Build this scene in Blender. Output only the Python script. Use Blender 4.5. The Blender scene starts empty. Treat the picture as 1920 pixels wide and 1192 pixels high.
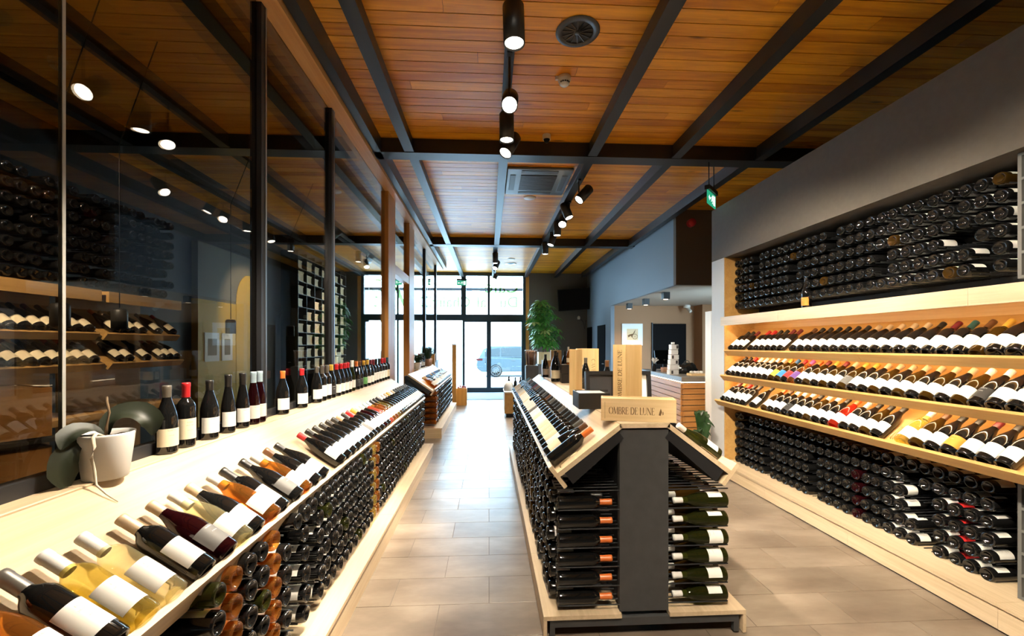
import bpy, bmesh, math, random
from mathutils import Matrix, Vector, Euler
rnd = random.Random(7)
S = bpy.context.scene
COL = S.collection
PI = math.pi
R = math.radians

# ------------------------------------------------------------------ camera, world, exposure, large lights
F_PX, VPX, HORIZON, EYE = 802.0, 917.0, 646.0, 1.58
YAW = math.atan((960 - VPX) / F_PX)
cd = bpy.data.cameras.new('camera')
cd.sensor_width = 36.0
cd.lens = F_PX * 36.0 / 1920.0
cd.shift_y = (HORIZON - 596.0) / 1920.0
cd.clip_start = 0.05
cd.clip_end = 300
cam = bpy.data.objects.new('camera', cd)
cam.location = (0, 0, EYE)
cam.rotation_euler = (PI / 2, 0, -YAW)
COL.objects.link(cam)
S.camera = cam

w = bpy.data.worlds.new('daylight')
S.world = w
w.use_nodes = True
bg = w.node_tree.nodes['Background']
bg.inputs[0].default_value = (0.53, 0.79, 1.0, 1)
bg.inputs[1].default_value = 24.0

S.view_settings.view_transform = 'Standard'
S.view_settings.look = 'None'
S.view_settings.gamma = 1.0
S.view_settings.use_curve_mapping = False
S.view_settings.exposure = 0.08

SPOT_W = 420.0
WARM = (1.0, 0.865, 0.68)


def area(name, loc, rot, sx, sy, power, color):
    d = bpy.data.lights.new(name, 'AREA')
    d.shape = 'RECTANGLE'
    d.size, d.size_y, d.energy, d.color = sx, sy, power, color
    o = bpy.data.objects.new(name, d)
    o.location, o.rotation_euler = loc, rot
    COL.objects.link(o)
    return o


portal = area('window_portal', (-1.4, 14.1, 1.95), (-PI / 2, 0, 0), 5.0, 3.7, 1, (1, 1, 1))
portal.data.cycles.is_portal = True


def proj(X, Y, Z):      # used only to rank which of the racked bottles show largest
    s, c = math.sin(YAW), math.cos(YAW)
    zc = X * s + Y * c
    if zc < 0.05:
        return (-9e9, 0, zc)
    return (960 + F_PX * (X * c - Y * s) / zc, HORIZON - F_PX * (Z - EYE) / zc, zc)


# ------------------------------------------------------------------ materials
class NT:
    def __init__(s, name):
        s.m = bpy.data.materials.new(name)
        s.m.use_nodes = True
        s.t = s.m.node_tree
        s.t.nodes.clear()
        s.out = s.t.nodes.new('ShaderNodeOutputMaterial')

    def n(s, typ, **kw):
        nd = s.t.nodes.new(typ)
        for k, v in kw.items():
            if k.startswith('i_'):
                key = k[2:]
                nd.inputs[int(key) if key.isdigit() else key.replace('_', ' ')].default_value = v
            else:
                setattr(nd, k, v)
        return nd

    def l(s, a, b):
        s.t.links.new(a, b)

    def math(s, op, a, b=None):
        nd = s.n('ShaderNodeMath', operation=op)
        for i, v in enumerate((a, b)):
            if v is None:
                continue
            if isinstance(v, (int, float)):
                nd.inputs[i].default_value = v
            else:
                s.l(v, nd.inputs[i])
        return nd.outputs[0]


def c4(c):
    return (c[0], c[1], c[2], 1.0)


def plain(name, color, rough=0.5, metal=0.0, spec=0.5, noise=0.0, nscale=6.0):
    k = NT(name)
    p = k.n('ShaderNodeBsdfPrincipled')
    p.inputs['Base Color'].default_value = c4(color)
    p.inputs['Roughness'].default_value = rough
    p.inputs['Metallic'].default_value = metal
    p.inputs['Specular IOR Level'].default_value = spec
    if noise:
        g = k.n('ShaderNodeNewGeometry')
        nz = k.n('ShaderNodeTexNoise', i_Scale=nscale, i_Detail=5.0)
        k.l(g.outputs['Position'], nz.inputs['Vector'])
        r = k.n('ShaderNodeValToRGB')
        r.color_ramp.elements[0].position, r.color_ramp.elements[1].position = 0.3, 0.7
        r.color_ramp.elements[0].color = c4([v * (1 - noise) for v in color])
        r.color_ramp.elements[1].color = c4([min(1, v * (1 + noise)) for v in color])
        k.l(nz.outputs[0], r.inputs[0])
        k.l(r.outputs[0], p.inputs['Base Color'])
    k.l(p.outputs[0], k.out.inputs[0])
    return k.m


def wood(name, dark, light, stretch=(1, 0.06, 1), scale=9.0, rough=0.45, obj=False, knots=False, board=None):
    """grain runs along the axis with the small stretch value; board=(axis index, width, length) gives each board its own tone"""
    k = NT(name)
    p = k.n('ShaderNodeBsdfPrincipled', i_Roughness=rough)
    if obj:
        src = k.n('ShaderNodeTexCoord').outputs['Object']
    else:
        src = k.n('ShaderNodeNewGeometry').outputs['Position']
    vec = src
    tone = None
    if board:
        sx = k.n('ShaderNodeSeparateXYZ')
        k.l(src, sx.inputs[0])
        row = k.math('FLOOR', k.math('DIVIDE', sx.outputs[board[0]], board[1]))
        other = 1 - board[0]
        off = k.math('MULTIPLY', row, 0.7319)
        seg = k.math('FLOOR', k.math('ADD', k.math('DIVIDE', sx.outputs[other], board[2]), k.math('FRACT', off)))
        cv = k.n('ShaderNodeCombineXYZ')
        k.l(row, cv.inputs[0])
        k.l(seg, cv.inputs[1])
        wn = k.n('ShaderNodeTexWhiteNoise', noise_dimensions='3D')
        k.l(cv.outputs[0], wn.inputs['Vector'])
        tone = wn.outputs['Value']
        ad = k.n('ShaderNodeVectorMath', operation='MULTIPLY_ADD')
        k.l(wn.outputs['Color'], ad.inputs[0])
        ad.inputs[1].default_value = (7, 7, 7)
        k.l(src, ad.inputs[2])
        vec = ad.outputs[0]
    mp = k.n('ShaderNodeMapping')
    mp.inputs['Scale'].default_value = stretch
    k.l(vec, mp.inputs['Vector'])
    nz = k.n('ShaderNodeTexNoise', i_Scale=scale, i_Detail=6.0, i_Roughness=0.6, i_Distortion=0.6)
    k.l(mp.outputs[0], nz.inputs['Vector'])
    fine = k.n('ShaderNodeTexNoise', i_Scale=scale * 7, i_Detail=3.0)
    k.l(mp.outputs[0], fine.inputs['Vector'])
    s = k.math('ADD', k.math('MULTIPLY', nz.outputs[0], 0.75), k.math('MULTIPLY', fine.outputs[0], 0.25))
    if tone is not None:
        s = k.math('ADD', s, k.math('MULTIPLY', k.math('SUBTRACT', tone, 0.5), 0.22))
    r = k.n('ShaderNodeValToRGB')
    r.color_ramp.elements[0].position, r.color_ramp.elements[1].position = 0.33, 0.68
    r.color_ramp.elements[0].color, r.color_ramp.elements[1].color = c4(dark), c4(light)
    k.l(s, r.inputs[0])
    col = r.outputs[0]
    if knots:
        m2 = k.n('ShaderNodeMapping')
        m2.inputs['Scale'].default_value = knots
        k.l(vec, m2.inputs['Vector'])
        vo = k.n('ShaderNodeTexVoronoi', i_Scale=1.0, i_Randomness=1.0)
        k.l(m2.outputs[0], vo.inputs['Vector'])
        kr = k.n('ShaderNodeValToRGB')
        kr.color_ramp.elements[0].position, kr.color_ramp.elements[1].position = 0.03, 0.11
        kr.color_ramp.elements[0].color, kr.color_ramp.elements[1].color = (0.22, 0.16, 0.12, 1), (1, 1, 1, 1)
        k.l(vo.outputs['Distance'], kr.inputs[0])
        mx = k.n('ShaderNodeMix', data_type='RGBA', blend_type='MULTIPLY')
        mx.inputs[0].default_value = 1.0
        k.l(col, mx.inputs[6])
        k.l(kr.outputs[0], mx.inputs[7])
        col = mx.outputs[2]
    k.l(col, p.inputs['Base Color'])
    k.l(p.outputs[0], k.out.inputs[0])
    return k.m


def emit(name, color, strength):
    k = NT(name)
    e = k.n('ShaderNodeEmission', i_Color=c4(color), i_Strength=strength)
    k.l(e.outputs[0], k.out.inputs[0])
    return k.m


def schlick(k, f0):
    """reflectance of a clear surface, the same from both of its sides"""
    lw = k.n('ShaderNodeLayerWeight', i_Blend=0.5)
    return k.math('ADD', k.math('MULTIPLY', k.math('POWER', lw.outputs['Facing'], 5.0), 1.0 - f0), f0)


def clear_glass(name, tint, f0=0.04, rough=0.0, reflect=1.0):
    k = NT(name)
    fr = schlick(k, f0)
    tr = k.n('ShaderNodeBsdfTransparent', i_Color=c4(tint))
    gl = k.n('ShaderNodeBsdfGlossy', i_Color=(reflect, reflect, reflect, 1), i_Roughness=rough)
    mx = k.n('ShaderNodeMixShader')
    k.l(fr, mx.inputs[0])
    k.l(tr.outputs[0], mx.inputs[1])
    k.l(gl.outputs[0], mx.inputs[2])
    k.l(mx.outputs[0], k.out.inputs[0])
    return k.m


def tinted_bottle(name, tint, body, mix_body=0.45):
    """see-through coloured glass full of wine: tinted transparency, a translucent body and a gloss coat"""
    k = NT(name)
    tr = k.n('ShaderNodeBsdfTransparent', i_Color=c4(tint))
    df = k.n('ShaderNodeBsdfDiffuse', i_Color=c4(body))
    tl = k.n('ShaderNodeBsdfTranslucent', i_Color=c4(body))
    gl = k.n('ShaderNodeBsdfGlossy', i_Roughness=0.04)
    fr = schlick(k, 0.04)
    a = k.n('ShaderNodeMixShader', i_0=0.5)
    k.l(df.outputs[0], a.inputs[1])
    k.l(tl.outputs[0], a.inputs[2])
    b = k.n('ShaderNodeMixShader', i_0=mix_body)
    k.l(tr.outputs[0], b.inputs[1])
    k.l(a.outputs[0], b.inputs[2])
    c = k.n('ShaderNodeMixShader')
    k.l(fr, c.inputs[0])
    k.l(b.outputs[0], c.inputs[1])
    k.l(gl.outputs[0], c.inputs[2])
    k.l(c.outputs[0], k.out.inputs[0])
    return k.m


def label_paper(name, color, ink):
    """paper label with a few lines of print too small to read (object Z runs along the bottle)"""
    k = NT(name)
    p = k.n('ShaderNodeBsdfPrincipled', i_Roughness=0.6)
    tc = k.n('ShaderNodeTexCoord')
    sx = k.n('ShaderNodeSeparateXYZ')
    k.l(tc.outputs['Object'], sx.inputs[0])
    z = sx.outputs[2]
    y = k.math('ABSOLUTE', sx.outputs[1])
    band = None
    for z0, h, hw in ((0.118, 0.0045, 0.012), (0.104, 0.0025, 0.016), (0.082, 0.0018, 0.010)):
        q = k.math('MULTIPLY', k.math('LESS_THAN', k.math('ABSOLUTE', k.math('SUBTRACT', z, z0)), h), k.math('LESS_THAN', y, hw))
        band = q if band is None else k.math('MAXIMUM', band, q)
    nz = k.n('ShaderNodeTexNoise', i_Scale=420.0, i_Detail=1.0)
    k.l(tc.outputs['Object'], nz.inputs['Vector'])
    fac = k.math('MULTIPLY', band, k.math('GREATER_THAN', nz.outputs[0], 0.5))
    mx = k.n('ShaderNodeMix', data_type='RGBA')
    mx.inputs[6].default_value, mx.inputs[7].default_value = c4(color), c4(ink)
    k.l(k.math('MULTIPLY', fac, 0.55), mx.inputs[0])
    k.l(mx.outputs[2], p.inputs['Base Color'])
    k.l(p.outputs[0], k.out.inputs[0])
    return k.m


M = {}
M['oak'] = wood('pale_oak', (0.50, 0.37, 0.22), (0.71, 0.56, 0.375), (1.6, 0.07, 1.6), 7)
M['oak_x'] = wood('pale_oak_cross', (0.46, 0.325, 0.175), (0.66, 0.50, 0.31), (0.07, 1.6, 1.6), 7)
M['oak_z'] = wood('pale_oak_upright', (0.46, 0.325, 0.175), (0.66, 0.50, 0.31), (1.6, 1.6, 0.07), 7)
M['oak_warm'] = wood('honey_oak', (0.50, 0.27, 0.075), (0.66, 0.40, 0.14), (1.6, 0.07, 1.6), 7)
M['ceil_wood'] = wood('cedar_plank', (0.55, 0.175, 0.006), (0.97, 0.43, 0.022), (0.10, 1.5, 1.5), 8, 0.38, knots=(1.1, 5.0, 1.0), board=(1, 0.135, 3.2))
M['header_wood'] = wood('header_pine', (0.50, 0.22, 0.05), (0.68, 0.36, 0.11), (1.5, 0.06, 1.5), 7)
M['post_wood'] = wood('post_pine', (0.56, 0.24, 0.045), (0.76, 0.37, 0.085), (1.5, 1.5, 0.06), 7)
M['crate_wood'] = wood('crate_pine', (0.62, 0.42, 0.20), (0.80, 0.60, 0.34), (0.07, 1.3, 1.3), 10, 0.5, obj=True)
M['crate_wood_z'] = wood('crate_pine_upright', (0.64, 0.42, 0.17), (0.80, 0.57, 0.28), (1.3, 1.3, 0.07), 10, 0.5, obj=True)
M['crate_dim'] = wood('dimmed_crate_pine', (0.26, 0.125, 0.036), (0.42, 0.22, 0.075), (0.07, 1.3, 1.3), 10, 0.5, obj=True)  # crate pine darkened in its colour to stand in for dimness behind glass
M['slat_wood'] = wood('larch_slat', (0.36, 0.15, 0.035), (0.56, 0.27, 0.08), (0.08, 0.08, 1.5), 9)
M['steel'] = plain('black_steel', (0.018, 0.019, 0.022), 0.42, 0.0, 0.5)
M['beam'] = plain('beam_paint', (0.012, 0.012, 0.013), 0.38, 0.0, 0.5)
M['black'] = plain('matt_black', (0.010, 0.010, 0.011), 0.55)
M['lamp'] = plain('lamp_black', (0.012, 0.012, 0.012), 0.45)
M['grey_panel'] = plain('slate_grey_panel', (0.050, 0.050, 0.050), 0.6, noise=0.12, nscale=14)
M['grey_board'] = plain('grey_cubby_board', (0.13, 0.13, 0.12), 0.6)
M['bulkhead'] = plain('warm_grey_plaster', (0.115, 0.100, 0.080), 0.75, noise=0.06, nscale=25)
M['unit_frame'] = plain('light_grey_paint', (0.52, 0.53, 0.54), 0.5)
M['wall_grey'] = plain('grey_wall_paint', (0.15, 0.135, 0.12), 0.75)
M['wall_blue'] = plain('cool_grey_wall_paint', (0.19, 0.235, 0.28), 0.6)
M['wall_taupe'] = plain('taupe_wall_paint', (0.33, 0.175, 0.085), 0.75)
M['wall_brown'] = plain('brown_wall_paint', (0.12, 0.085, 0.055), 0.75)
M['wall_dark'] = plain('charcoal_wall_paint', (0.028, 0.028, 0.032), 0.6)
M['soffit'] = plain('soffit_paint', (0.42, 0.36, 0.29), 0.8)
M['olive'] = plain('olive_grey_wall', (0.20, 0.19, 0.14), 0.7)
M['yellow'] = plain('mustard_wall_paint', (0.70, 0.44, 0.012), 0.6)
M['white'] = plain('white_paint', (0.80, 0.80, 0.78), 0.5)
M['door_dark'] = plain('dark_door', (0.006, 0.005, 0.005), 0.7, 0.0, 0.06)
M['frame_blue'] = plain('window_frame_paint', (0.022, 0.045, 0.065), 0.35)
M['pane'] = clear_glass('window_glass', (0.97, 0.99, 1.0))
M['tint_pane'] = clear_glass('smoked_glass', (0.68, 0.64, 0.58), 0.045)
M['joint'] = plain('silicone_joint', (0.45, 0.45, 0.42), 0.4)
M['chrome'] = plain('brushed_metal', (0.55, 0.55, 0.55), 0.3, 1.0)
M['wire'] = plain('brass_wire', (0.70, 0.60, 0.42), 0.3, 1.0)
M['lens'] = emit('lamp_lens', (1.0, 0.88, 0.70), 22.0)
M['glow'] = emit('downlight_lens', (1.0, 0.80, 0.55), 5.0)
M['led'] = emit('led_strip', (1.0, 0.76, 0.46), 42.0)
M['led_soft'] = emit('till_led_strip', (1.0, 0.78, 0.48), 9.0)
M['exit_green'] = emit('exit_sign_green', (0.03, 0.42, 0.22), 0.9)
M['exit_white'] = emit('exit_sign_white', (0.8, 1.0, 0.92), 1.2)
M['pot'] = plain('white_ceramic', (0.82, 0.80, 0.76), 0.35)
M['terracotta'] = plain('terracotta', (0.42, 0.24, 0.15), 0.7)
M['soil'] = plain('bark_soil', (0.07, 0.045, 0.025), 0.9, noise=0.5, nscale=60)
M['orchid_leaf'] = plain('orchid_leaf', (0.013, 0.018, 0.007), 0.5, noise=0.25, nscale=9)
M['root'] = plain('aerial_root', (0.62, 0.56, 0.44), 0.7)
M['leaf'] = plain('umbrella_leaf', (0.075, 0.24, 0.035), 0.35, noise=0.35, nscale=7)
M['leaf_dark'] = plain('dark_leaf', (0.022, 0.060, 0.018), 0.4, noise=0.3, nscale=12)
M['leaf_pale'] = plain('variegated_leaf', (0.42, 0.45, 0.14), 0.4)
M['bark'] = plain('plant_stem', (0.16, 0.10, 0.05), 0.8)
M['ink'] = plain('burnt_lettering', (0.16, 0.085, 0.03), 0.8)
M['ink_black'] = plain('black_print', (0.02, 0.018, 0.015), 0.7)
M['window_print'] = clear_glass('green_window_film', (0.30, 0.42, 0.22), 0.01)
M['paper'] = plain('white_paper', (0.82, 0.83, 0.84), 0.7)
M['screen'] = plain('dark_screen', (0.003, 0.004, 0.005), 0.30, 0.0, 0.10)
M['counter_top'] = plain('grey_counter_top', (0.17, 0.155, 0.135), 0.4)
M['gift_black'] = plain('black_leatherette', (0.007, 0.006, 0.006), 0.5)
M['gift_grey'] = plain('grey_lining', (0.05, 0.05, 0.053), 0.55)
M['satin'] = plain('white_satin', (0.8, 0.78, 0.74), 0.5)
M['basket'] = plain('brown_wicker', (0.13, 0.06, 0.03), 0.8, noise=0.5, nscale=40)
M['rubber'] = plain('tyre_rubber', (0.012, 0.013, 0.014), 0.8, 0.0, 0.1)
M['car_paint'] = plain('blue_grey_car_paint', (0.045, 0.062, 0.070), 0.5, 0.0, 0.15)
M['car_glass'] = plain('car_window', (0.028, 0.036, 0.040), 0.5, 0.0, 0.1)
M['car_red'] = plain('tail_light', (0.05, 0.008, 0.008), 0.5, 0.0, 0.1)
M['alloy'] = plain('alloy_wheel', (0.075, 0.08, 0.08), 0.5, 0.0, 0.2)
M['asphalt'] = plain('pale_asphalt', (0.42, 0.44, 0.46), 0.8, noise=0.08, nscale=3)
M['cladding'] = plain('white_metal_cladding', (0.72, 0.75, 0.78), 0.5)
M['detector'] = plain('white_plastic', (0.72, 0.68, 0.60), 0.4)
M['vent'] = plain('dark_vent', (0.035, 0.032, 0.030), 0.45)
M['ac'] = plain('ac_grey_plastic', (0.11, 0.12, 0.13), 0.35)
M['mat_grey'] = plain('door_mat', (0.16, 0.2, 0.24), 0.8)
M['red'] = plain('red_plastic', (0.45, 0.02, 0.02), 0.4)


def floor_mat():
    k = NT('concrete_tile')
    p = k.n('ShaderNodeBsdfPrincipled')
    g = k.n('ShaderNodeNewGeometry')
    a = k.n('ShaderNodeTexNoise', i_Scale=1.5, i_Detail=5.0, i_Roughness=0.60)
    mp = k.n('ShaderNodeMapping')
    mp.inputs['Scale'].default_value = (1.0, 2.4, 1.0)
    k.l(g.outputs['Position'], mp.inputs['Vector'])
    k.l(mp.outputs[0], a.inputs['Vector'])
    oi = k.n('ShaderNodeObjectInfo')
    s = k.math('ADD', a.outputs[0], k.math('MULTIPLY', k.math('SUBTRACT', oi.outputs['Random'], 0.5), 0.10))
    r = k.n('ShaderNodeValToRGB')
    e = r.color_ramp.elements
    e[0].position, e[0].color = 0.26, (0.130, 0.094, 0.067, 1)
    e[1].position, e[1].color = 0.72, (0.30, 0.24, 0.185, 1)
    x = r.color_ramp.elements.new(0.5)
    x.color = (0.205, 0.160, 0.120, 1)
    k.l(s, r.inputs[0])
    k.l(r.outputs[0], p.inputs['Base Color'])
    f = k.n('ShaderNodeTexNoise', i_Scale=22.0, i_Detail=4.0)
    k.l(g.outputs['Position'], f.inputs['Vector'])
    k.l(k.math('ADD', k.math('MULTIPLY', f.outputs[0], 0.10), 0.285), p.inputs['Roughness'])
    k.l(p.outputs[0], k.out.inputs[0])
    return k.m


M['floor'] = floor_mat()
M['grout'] = plain('tile_grout', (0.13, 0.105, 0.085), 0.8)

GLASS = {
    'k': ('dark', plain('dark_bottle_glass', (0.006, 0.006, 0.006), 0.05, 0, 0.6)),
    'd': ('dark red', tinted_bottle('red_wine_glass', (0.10, 0.012, 0.012), (0.030, 0.004, 0.006), 0.75)),
    'o': ('olive brown', tinted_bottle('olive_bottle_glass', (0.20, 0.11, 0.02), (0.10, 0.05, 0.008), 0.6)),
    'g': ('green', tinted_bottle('green_bottle_glass', (0.22, 0.24, 0.05), (0.05, 0.055, 0.012), 0.45)),
    'y': ('yellow', tinted_bottle('yellow_wine_glass', (0.93, 0.85, 0.46), (0.56, 0.46, 0.12), 0.2)),
    'w': ('pale clear', tinted_bottle('pale_wine_glass', (0.96, 0.92, 0.72), (0.74, 0.68, 0.42), 0.16)),
    'a': ('amber', tinted_bottle('amber_wine_glass', (0.84, 0.50, 0.16), (0.40, 0.17, 0.035), 0.28)),
    'p': ('pink', tinted_bottle('rose_wine_glass', (0.85, 0.30, 0.20), (0.62, 0.16, 0.10), 0.45)),
    'r': ('red rose', tinted_bottle('bright_rose_glass', (0.80, 0.06, 0.03), (0.62, 0.05, 0.02), 0.5)),
}
CAPS = {}
for kk, nm, c in (('K', 'black', (0.014, 0.013, 0.012)), ('G', 'grey', (0.10, 0.09, 0.075)), ('B', 'beige', (0.56, 0.42, 0.27)),
                  ('W', 'white', (0.82, 0.80, 0.76)), ('R', 'red', (0.50, 0.015, 0.02)), ('O', 'orange', (0.72, 0.17, 0.03)),
                  ('Y', 'golden', (0.62, 0.36, 0.05)), ('T', 'teal', (0.02, 0.10, 0.11)), ('L', 'pale blue', (0.45, 0.60, 0.70)),
                  ('P', 'violet', (0.45, 0.10, 0.45)), ('M', 'maroon', (0.16, 0.012, 0.02)), ('U', 'blue', (0.02, 0.13, 0.36)),
                  ('N', 'brown', (0.13, 0.055, 0.02))):
    CAPS[kk] = (nm, plain(nm.replace(' ', '_') + '_capsule', c, 0.36, 0.0, 0.6))
LABELS = {}
for kk, nm, c, ink in (('w', 'white', (0.80, 0.78, 0.72), (0.25, 0.22, 0.2)), ('c', 'cream', (0.76, 0.66, 0.46), (0.2, 0.12, 0.06)),
                       ('k', 'black', (0.02, 0.02, 0.02), (0.8, 0.8, 0.8)), ('g', 'grey', (0.13, 0.125, 0.12), (0.75, 0.75, 0.75)),
                       ('r', 'red', (0.55, 0.02, 0.02), (0.8, 0.7, 0.6)), ('o', 'orange', (0.75, 0.26, 0.03), (0.9, 0.7, 0.4)),
                       ('y', 'yellow', (0.78, 0.56, 0.06), (0.3, 0.2, 0.05)), ('b', 'blue', (0.03, 0.22, 0.55), (0.8, 0.85, 0.9)),
                       ('p', 'purple', (0.13, 0.05, 0.26), (0.7, 0.6, 0.8)), ('e', 'green', (0.10, 0.30, 0.08), (0.8, 0.85, 0.7))):
    LABELS[kk] = (nm, label_paper(nm + '_label_paper', c, ink))

# ------------------------------------------------------------------ mesh helpers


class MB:
    def __init__(s):
        s.v, s.f, s.mi, s.sm = [], [], [], []

    def add(s, vs, fs, mi=0, mat=None, smooth=False):
        b = len(s.v)
        s.v += [tuple(mat @ Vector(v)) for v in vs] if mat is not None else [tuple(v) for v in vs]
        s.f += [tuple(b + i for i in f) for f in fs]
        s.mi += [mi] * len(fs)
        s.sm += [smooth] * len(fs)
        return s

    def box(s, x0, x1, y0, y1, z0, z1, mi=0, mat=None):
        vs = [(x0, y0, z0), (x1, y0, z0), (x1, y1, z0), (x0, y1, z0), (x0, y0, z1), (x1, y0, z1), (x1, y1, z1), (x0, y1, z1)]
        return s.add(vs, [(0, 3, 2, 1), (4, 5, 6, 7), (0, 1, 5, 4), (1, 2, 6, 5), (2, 3, 7, 6), (3, 0, 4, 7)], mi, mat)

    def bbox(s, x0, x1, y0, y1, z0, z1, b=0.004, mi=0, mat=None):
        """box with chamfered edges (26 faces)"""
        bm = bmesh.new()
        bmesh.ops.create_cube(bm, size=1.0)
        bmesh.ops.scale(bm, vec=(x1 - x0, y1 - y0, z1 - z0), verts=bm.verts)
        bmesh.ops.translate(bm, vec=((x0 + x1) / 2, (y0 + y1) / 2, (z0 + z1) / 2), verts=bm.verts)
        bmesh.ops.bevel(bm, geom=list(bm.edges), offset=b, segments=1, affect='EDGES')
        bm.verts.index_update()
        s.add([v.co.copy() for v in bm.verts], [[v.index for v in f.verts] for f in bm.faces], mi, mat)
        bm.free()
        return s

    def prism(s, poly, a, b, axis='y', mi=0, mat=None):
        """poly: (u, v) outline; extruded from a to b along axis. axis y: (u,v)=(x,z); x: (y,z); z: (x,y)"""
        n = len(poly)
        put = {'y': lambda u, v, t: (u, t, v), 'x': lambda u, v, t: (t, u, v), 'z': lambda u, v, t: (u, v, t)}[axis]
        vs = [put(u, v, a) for u, v in poly] + [put(u, v, b) for u, v in poly]
        fs = [tuple(range(n))[::-1], tuple(range(n, 2 * n))] + [(i, (i + 1) % n, n + (i + 1) % n, n + i) for i in range(n)]
        return s.add(vs, fs, mi, mat)

    def lathe(s, prof, seg=20, mi=0, mat=None, a0=0.0, a1=2 * PI, smooth=True):
        full = abs(a1 - a0 - 2 * PI) < 1e-6
        n = seg if full else seg + 1
        vs, fs = [], []
        for r, z in prof:
            for i in range(n):
                t = a0 + (a1 - a0) * i / seg
                vs.append((r * math.cos(t), r * math.sin(t), z))
        for j in range(len(prof) - 1):
            for i in range(seg):
                k = (i + 1) % n if full else i + 1
                fs.append((j * n + i, j * n + k, (j + 1) * n + k, (j + 1) * n + i))
        return s.add(vs, fs, mi, mat, smooth)

    def cyl(s, p0, p1, r, seg=12, mi=0, r2=None):
        p0, p1 = Vector(p0), Vector(p1)
        d = p1 - p0
        q = Matrix.Translation(p0) @ d.to_track_quat('Z', 'Y').to_matrix().to_4x4()
        r2 = r if r2 is None else r2
        L = d.length
        return s.lathe([(0.0001, 0), (r, 0), (r, L * 0.001), (r2, L * 0.999), (r2, L), (0.0001, L)], seg, mi, q)

    def tube(s, pts, r, seg=6, mi=0, closed=False):
        pts = [Vector(p) for p in pts]
        n = len(pts)
        vs, fs = [], []
        rr = r if isinstance(r, (list, tuple)) else [r] * n
        for i, p in enumerate(pts):
            a = pts[(i - 1) % n] if (closed or i > 0) else p
            b = pts[(i + 1) % n] if (closed or i < n - 1) else p
            q = (b - a).normalized().to_track_quat('Z', 'Y').to_matrix()
            for k in range(seg):
                t = 2 * PI * k / seg
                vs.append(p + q @ Vector((rr[i] * math.cos(t), rr[i] * math.sin(t), 0)))
        for i in range(n if closed else n - 1):
            j = (i + 1) % n
            for k in range(seg):
                k2 = (k + 1) % seg
                fs.append((i * seg + k, i * seg + k2, j * seg + k2, j * seg + k))
        if not closed:
            fs.append(tuple(range(seg))[::-1])
            fs.append(tuple((n - 1) * seg + k for k in range(seg)))
        return s.add(vs, fs, mi, None, True)

    def mesh(s, name, mats):
        me = bpy.data.meshes.new(name)
        me.from_pydata(s.v, [], s.f)
        for m in (mats if isinstance(mats, (list, tuple)) else [mats]):
            me.materials.append(m)
        me.polygons.foreach_set('material_index', s.mi)
        me.polygons.foreach_set('use_smooth', s.sm)
        me.update()
        return me

    def build(s, name, mats, parent=None, loc=None, **props):
        """vertices are world coordinates; the origin goes to loc (if given) and the parent's transform is undone"""
        if loc is not None:
            s.v = [(v[0] - loc[0], v[1] - loc[1], v[2] - loc[2]) for v in s.v]
        o = place(name, s.mesh(name, mats), Matrix.Translation(loc) if loc is not None else None, parent, **props)
        if parent is not None:
            o.matrix_parent_inverse = wm(parent).inverted()
        return o


def wm(o):
    if o.parent is None:
        return o.matrix_basis.copy()
    return wm(o.parent) @ o.matrix_parent_inverse @ o.matrix_basis


def place(name, me, mat=None, parent=None, **props):
    o = bpy.data.objects.new(name, me)
    COL.objects.link(o)
    if mat is not None:
        o.matrix_basis = mat
    if parent is not None:
        o.parent = parent
    for k, v in props.items():
        o[k] = v
    return o


def thing(name, label, cat, loc=(0, 0, 0), rz=0.0, group=None):
    o = bpy.data.objects.new(name, None)
    COL.objects.link(o)
    o.empty_display_size = 0.05
    o.location = loc
    o.rotation_euler = (0, 0, rz)
    o['label'], o['category'] = label, cat
    if group:
        o['group'] = group
    return o


def bx(name, m, parent, x0, x1, y0, y1, z0, z1, bev=0, **props):
    k = MB()
    if bev:
        k.bbox(x0, x1, y0, y1, z0, z1, bev)
    else:
        k.box(x0, x1, y0, y1, z0, z1)
    return k.build(name, m, parent, **props)


UNITS = ['first', 'second', 'third', 'fourth', 'fifth', 'sixth', 'seventh', 'eighth', 'ninth', 'tenth', 'eleventh', 'twelfth', 'thirteenth',
         'fourteenth', 'fifteenth', 'sixteenth', 'seventeenth', 'eighteenth', 'nineteenth']
TENS = {2: ('twenty', 'twentieth'), 3: ('thirty', 'thirtieth'), 4: ('forty', 'fortieth'), 5: ('fifty', 'fiftieth')}


def nth(i):
    if i <= 19:
        return UNITS[i - 1]
    t, u = divmod(i, 10)
    return TENS[t][1] if u == 0 else TENS[t][0] + '-' + UNITS[u - 1]


# ------------------------------------------------------------------ the setting
def struct(name, **kw):
    o = bpy.data.objects.new(name, None)
    COL.objects.link(o)
    o.empty_display_size = 0.05
    o['kind'] = 'structure'
    for k, v in kw.items():
        o[k] = v
    return o


def wall(name, m, x0, x1, y0, y1, z0, z1):
    return bx(name, m, None, x0, x1, y0, y1, z0, z1, kind='structure')


XL, XR, YB, YF, ZC = -4.75, 4.6, -3.0, 14.25, 3.97

# floor: grout bed, single tiles where they can be told apart, the rest joined
fl = bx('floor', M['grout'], None, XL, XR + 2.2, YB, YF + 0.1, -0.06, -0.003, kind='structure')


def tile_mesh(L, W):
    k = MB()
    k.bbox(0.0015, L - 0.0015, 0.0015, W - 0.0015, -0.006, 0.0, 0.0012)
    return k.mesh('tile', M['floor'])


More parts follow.
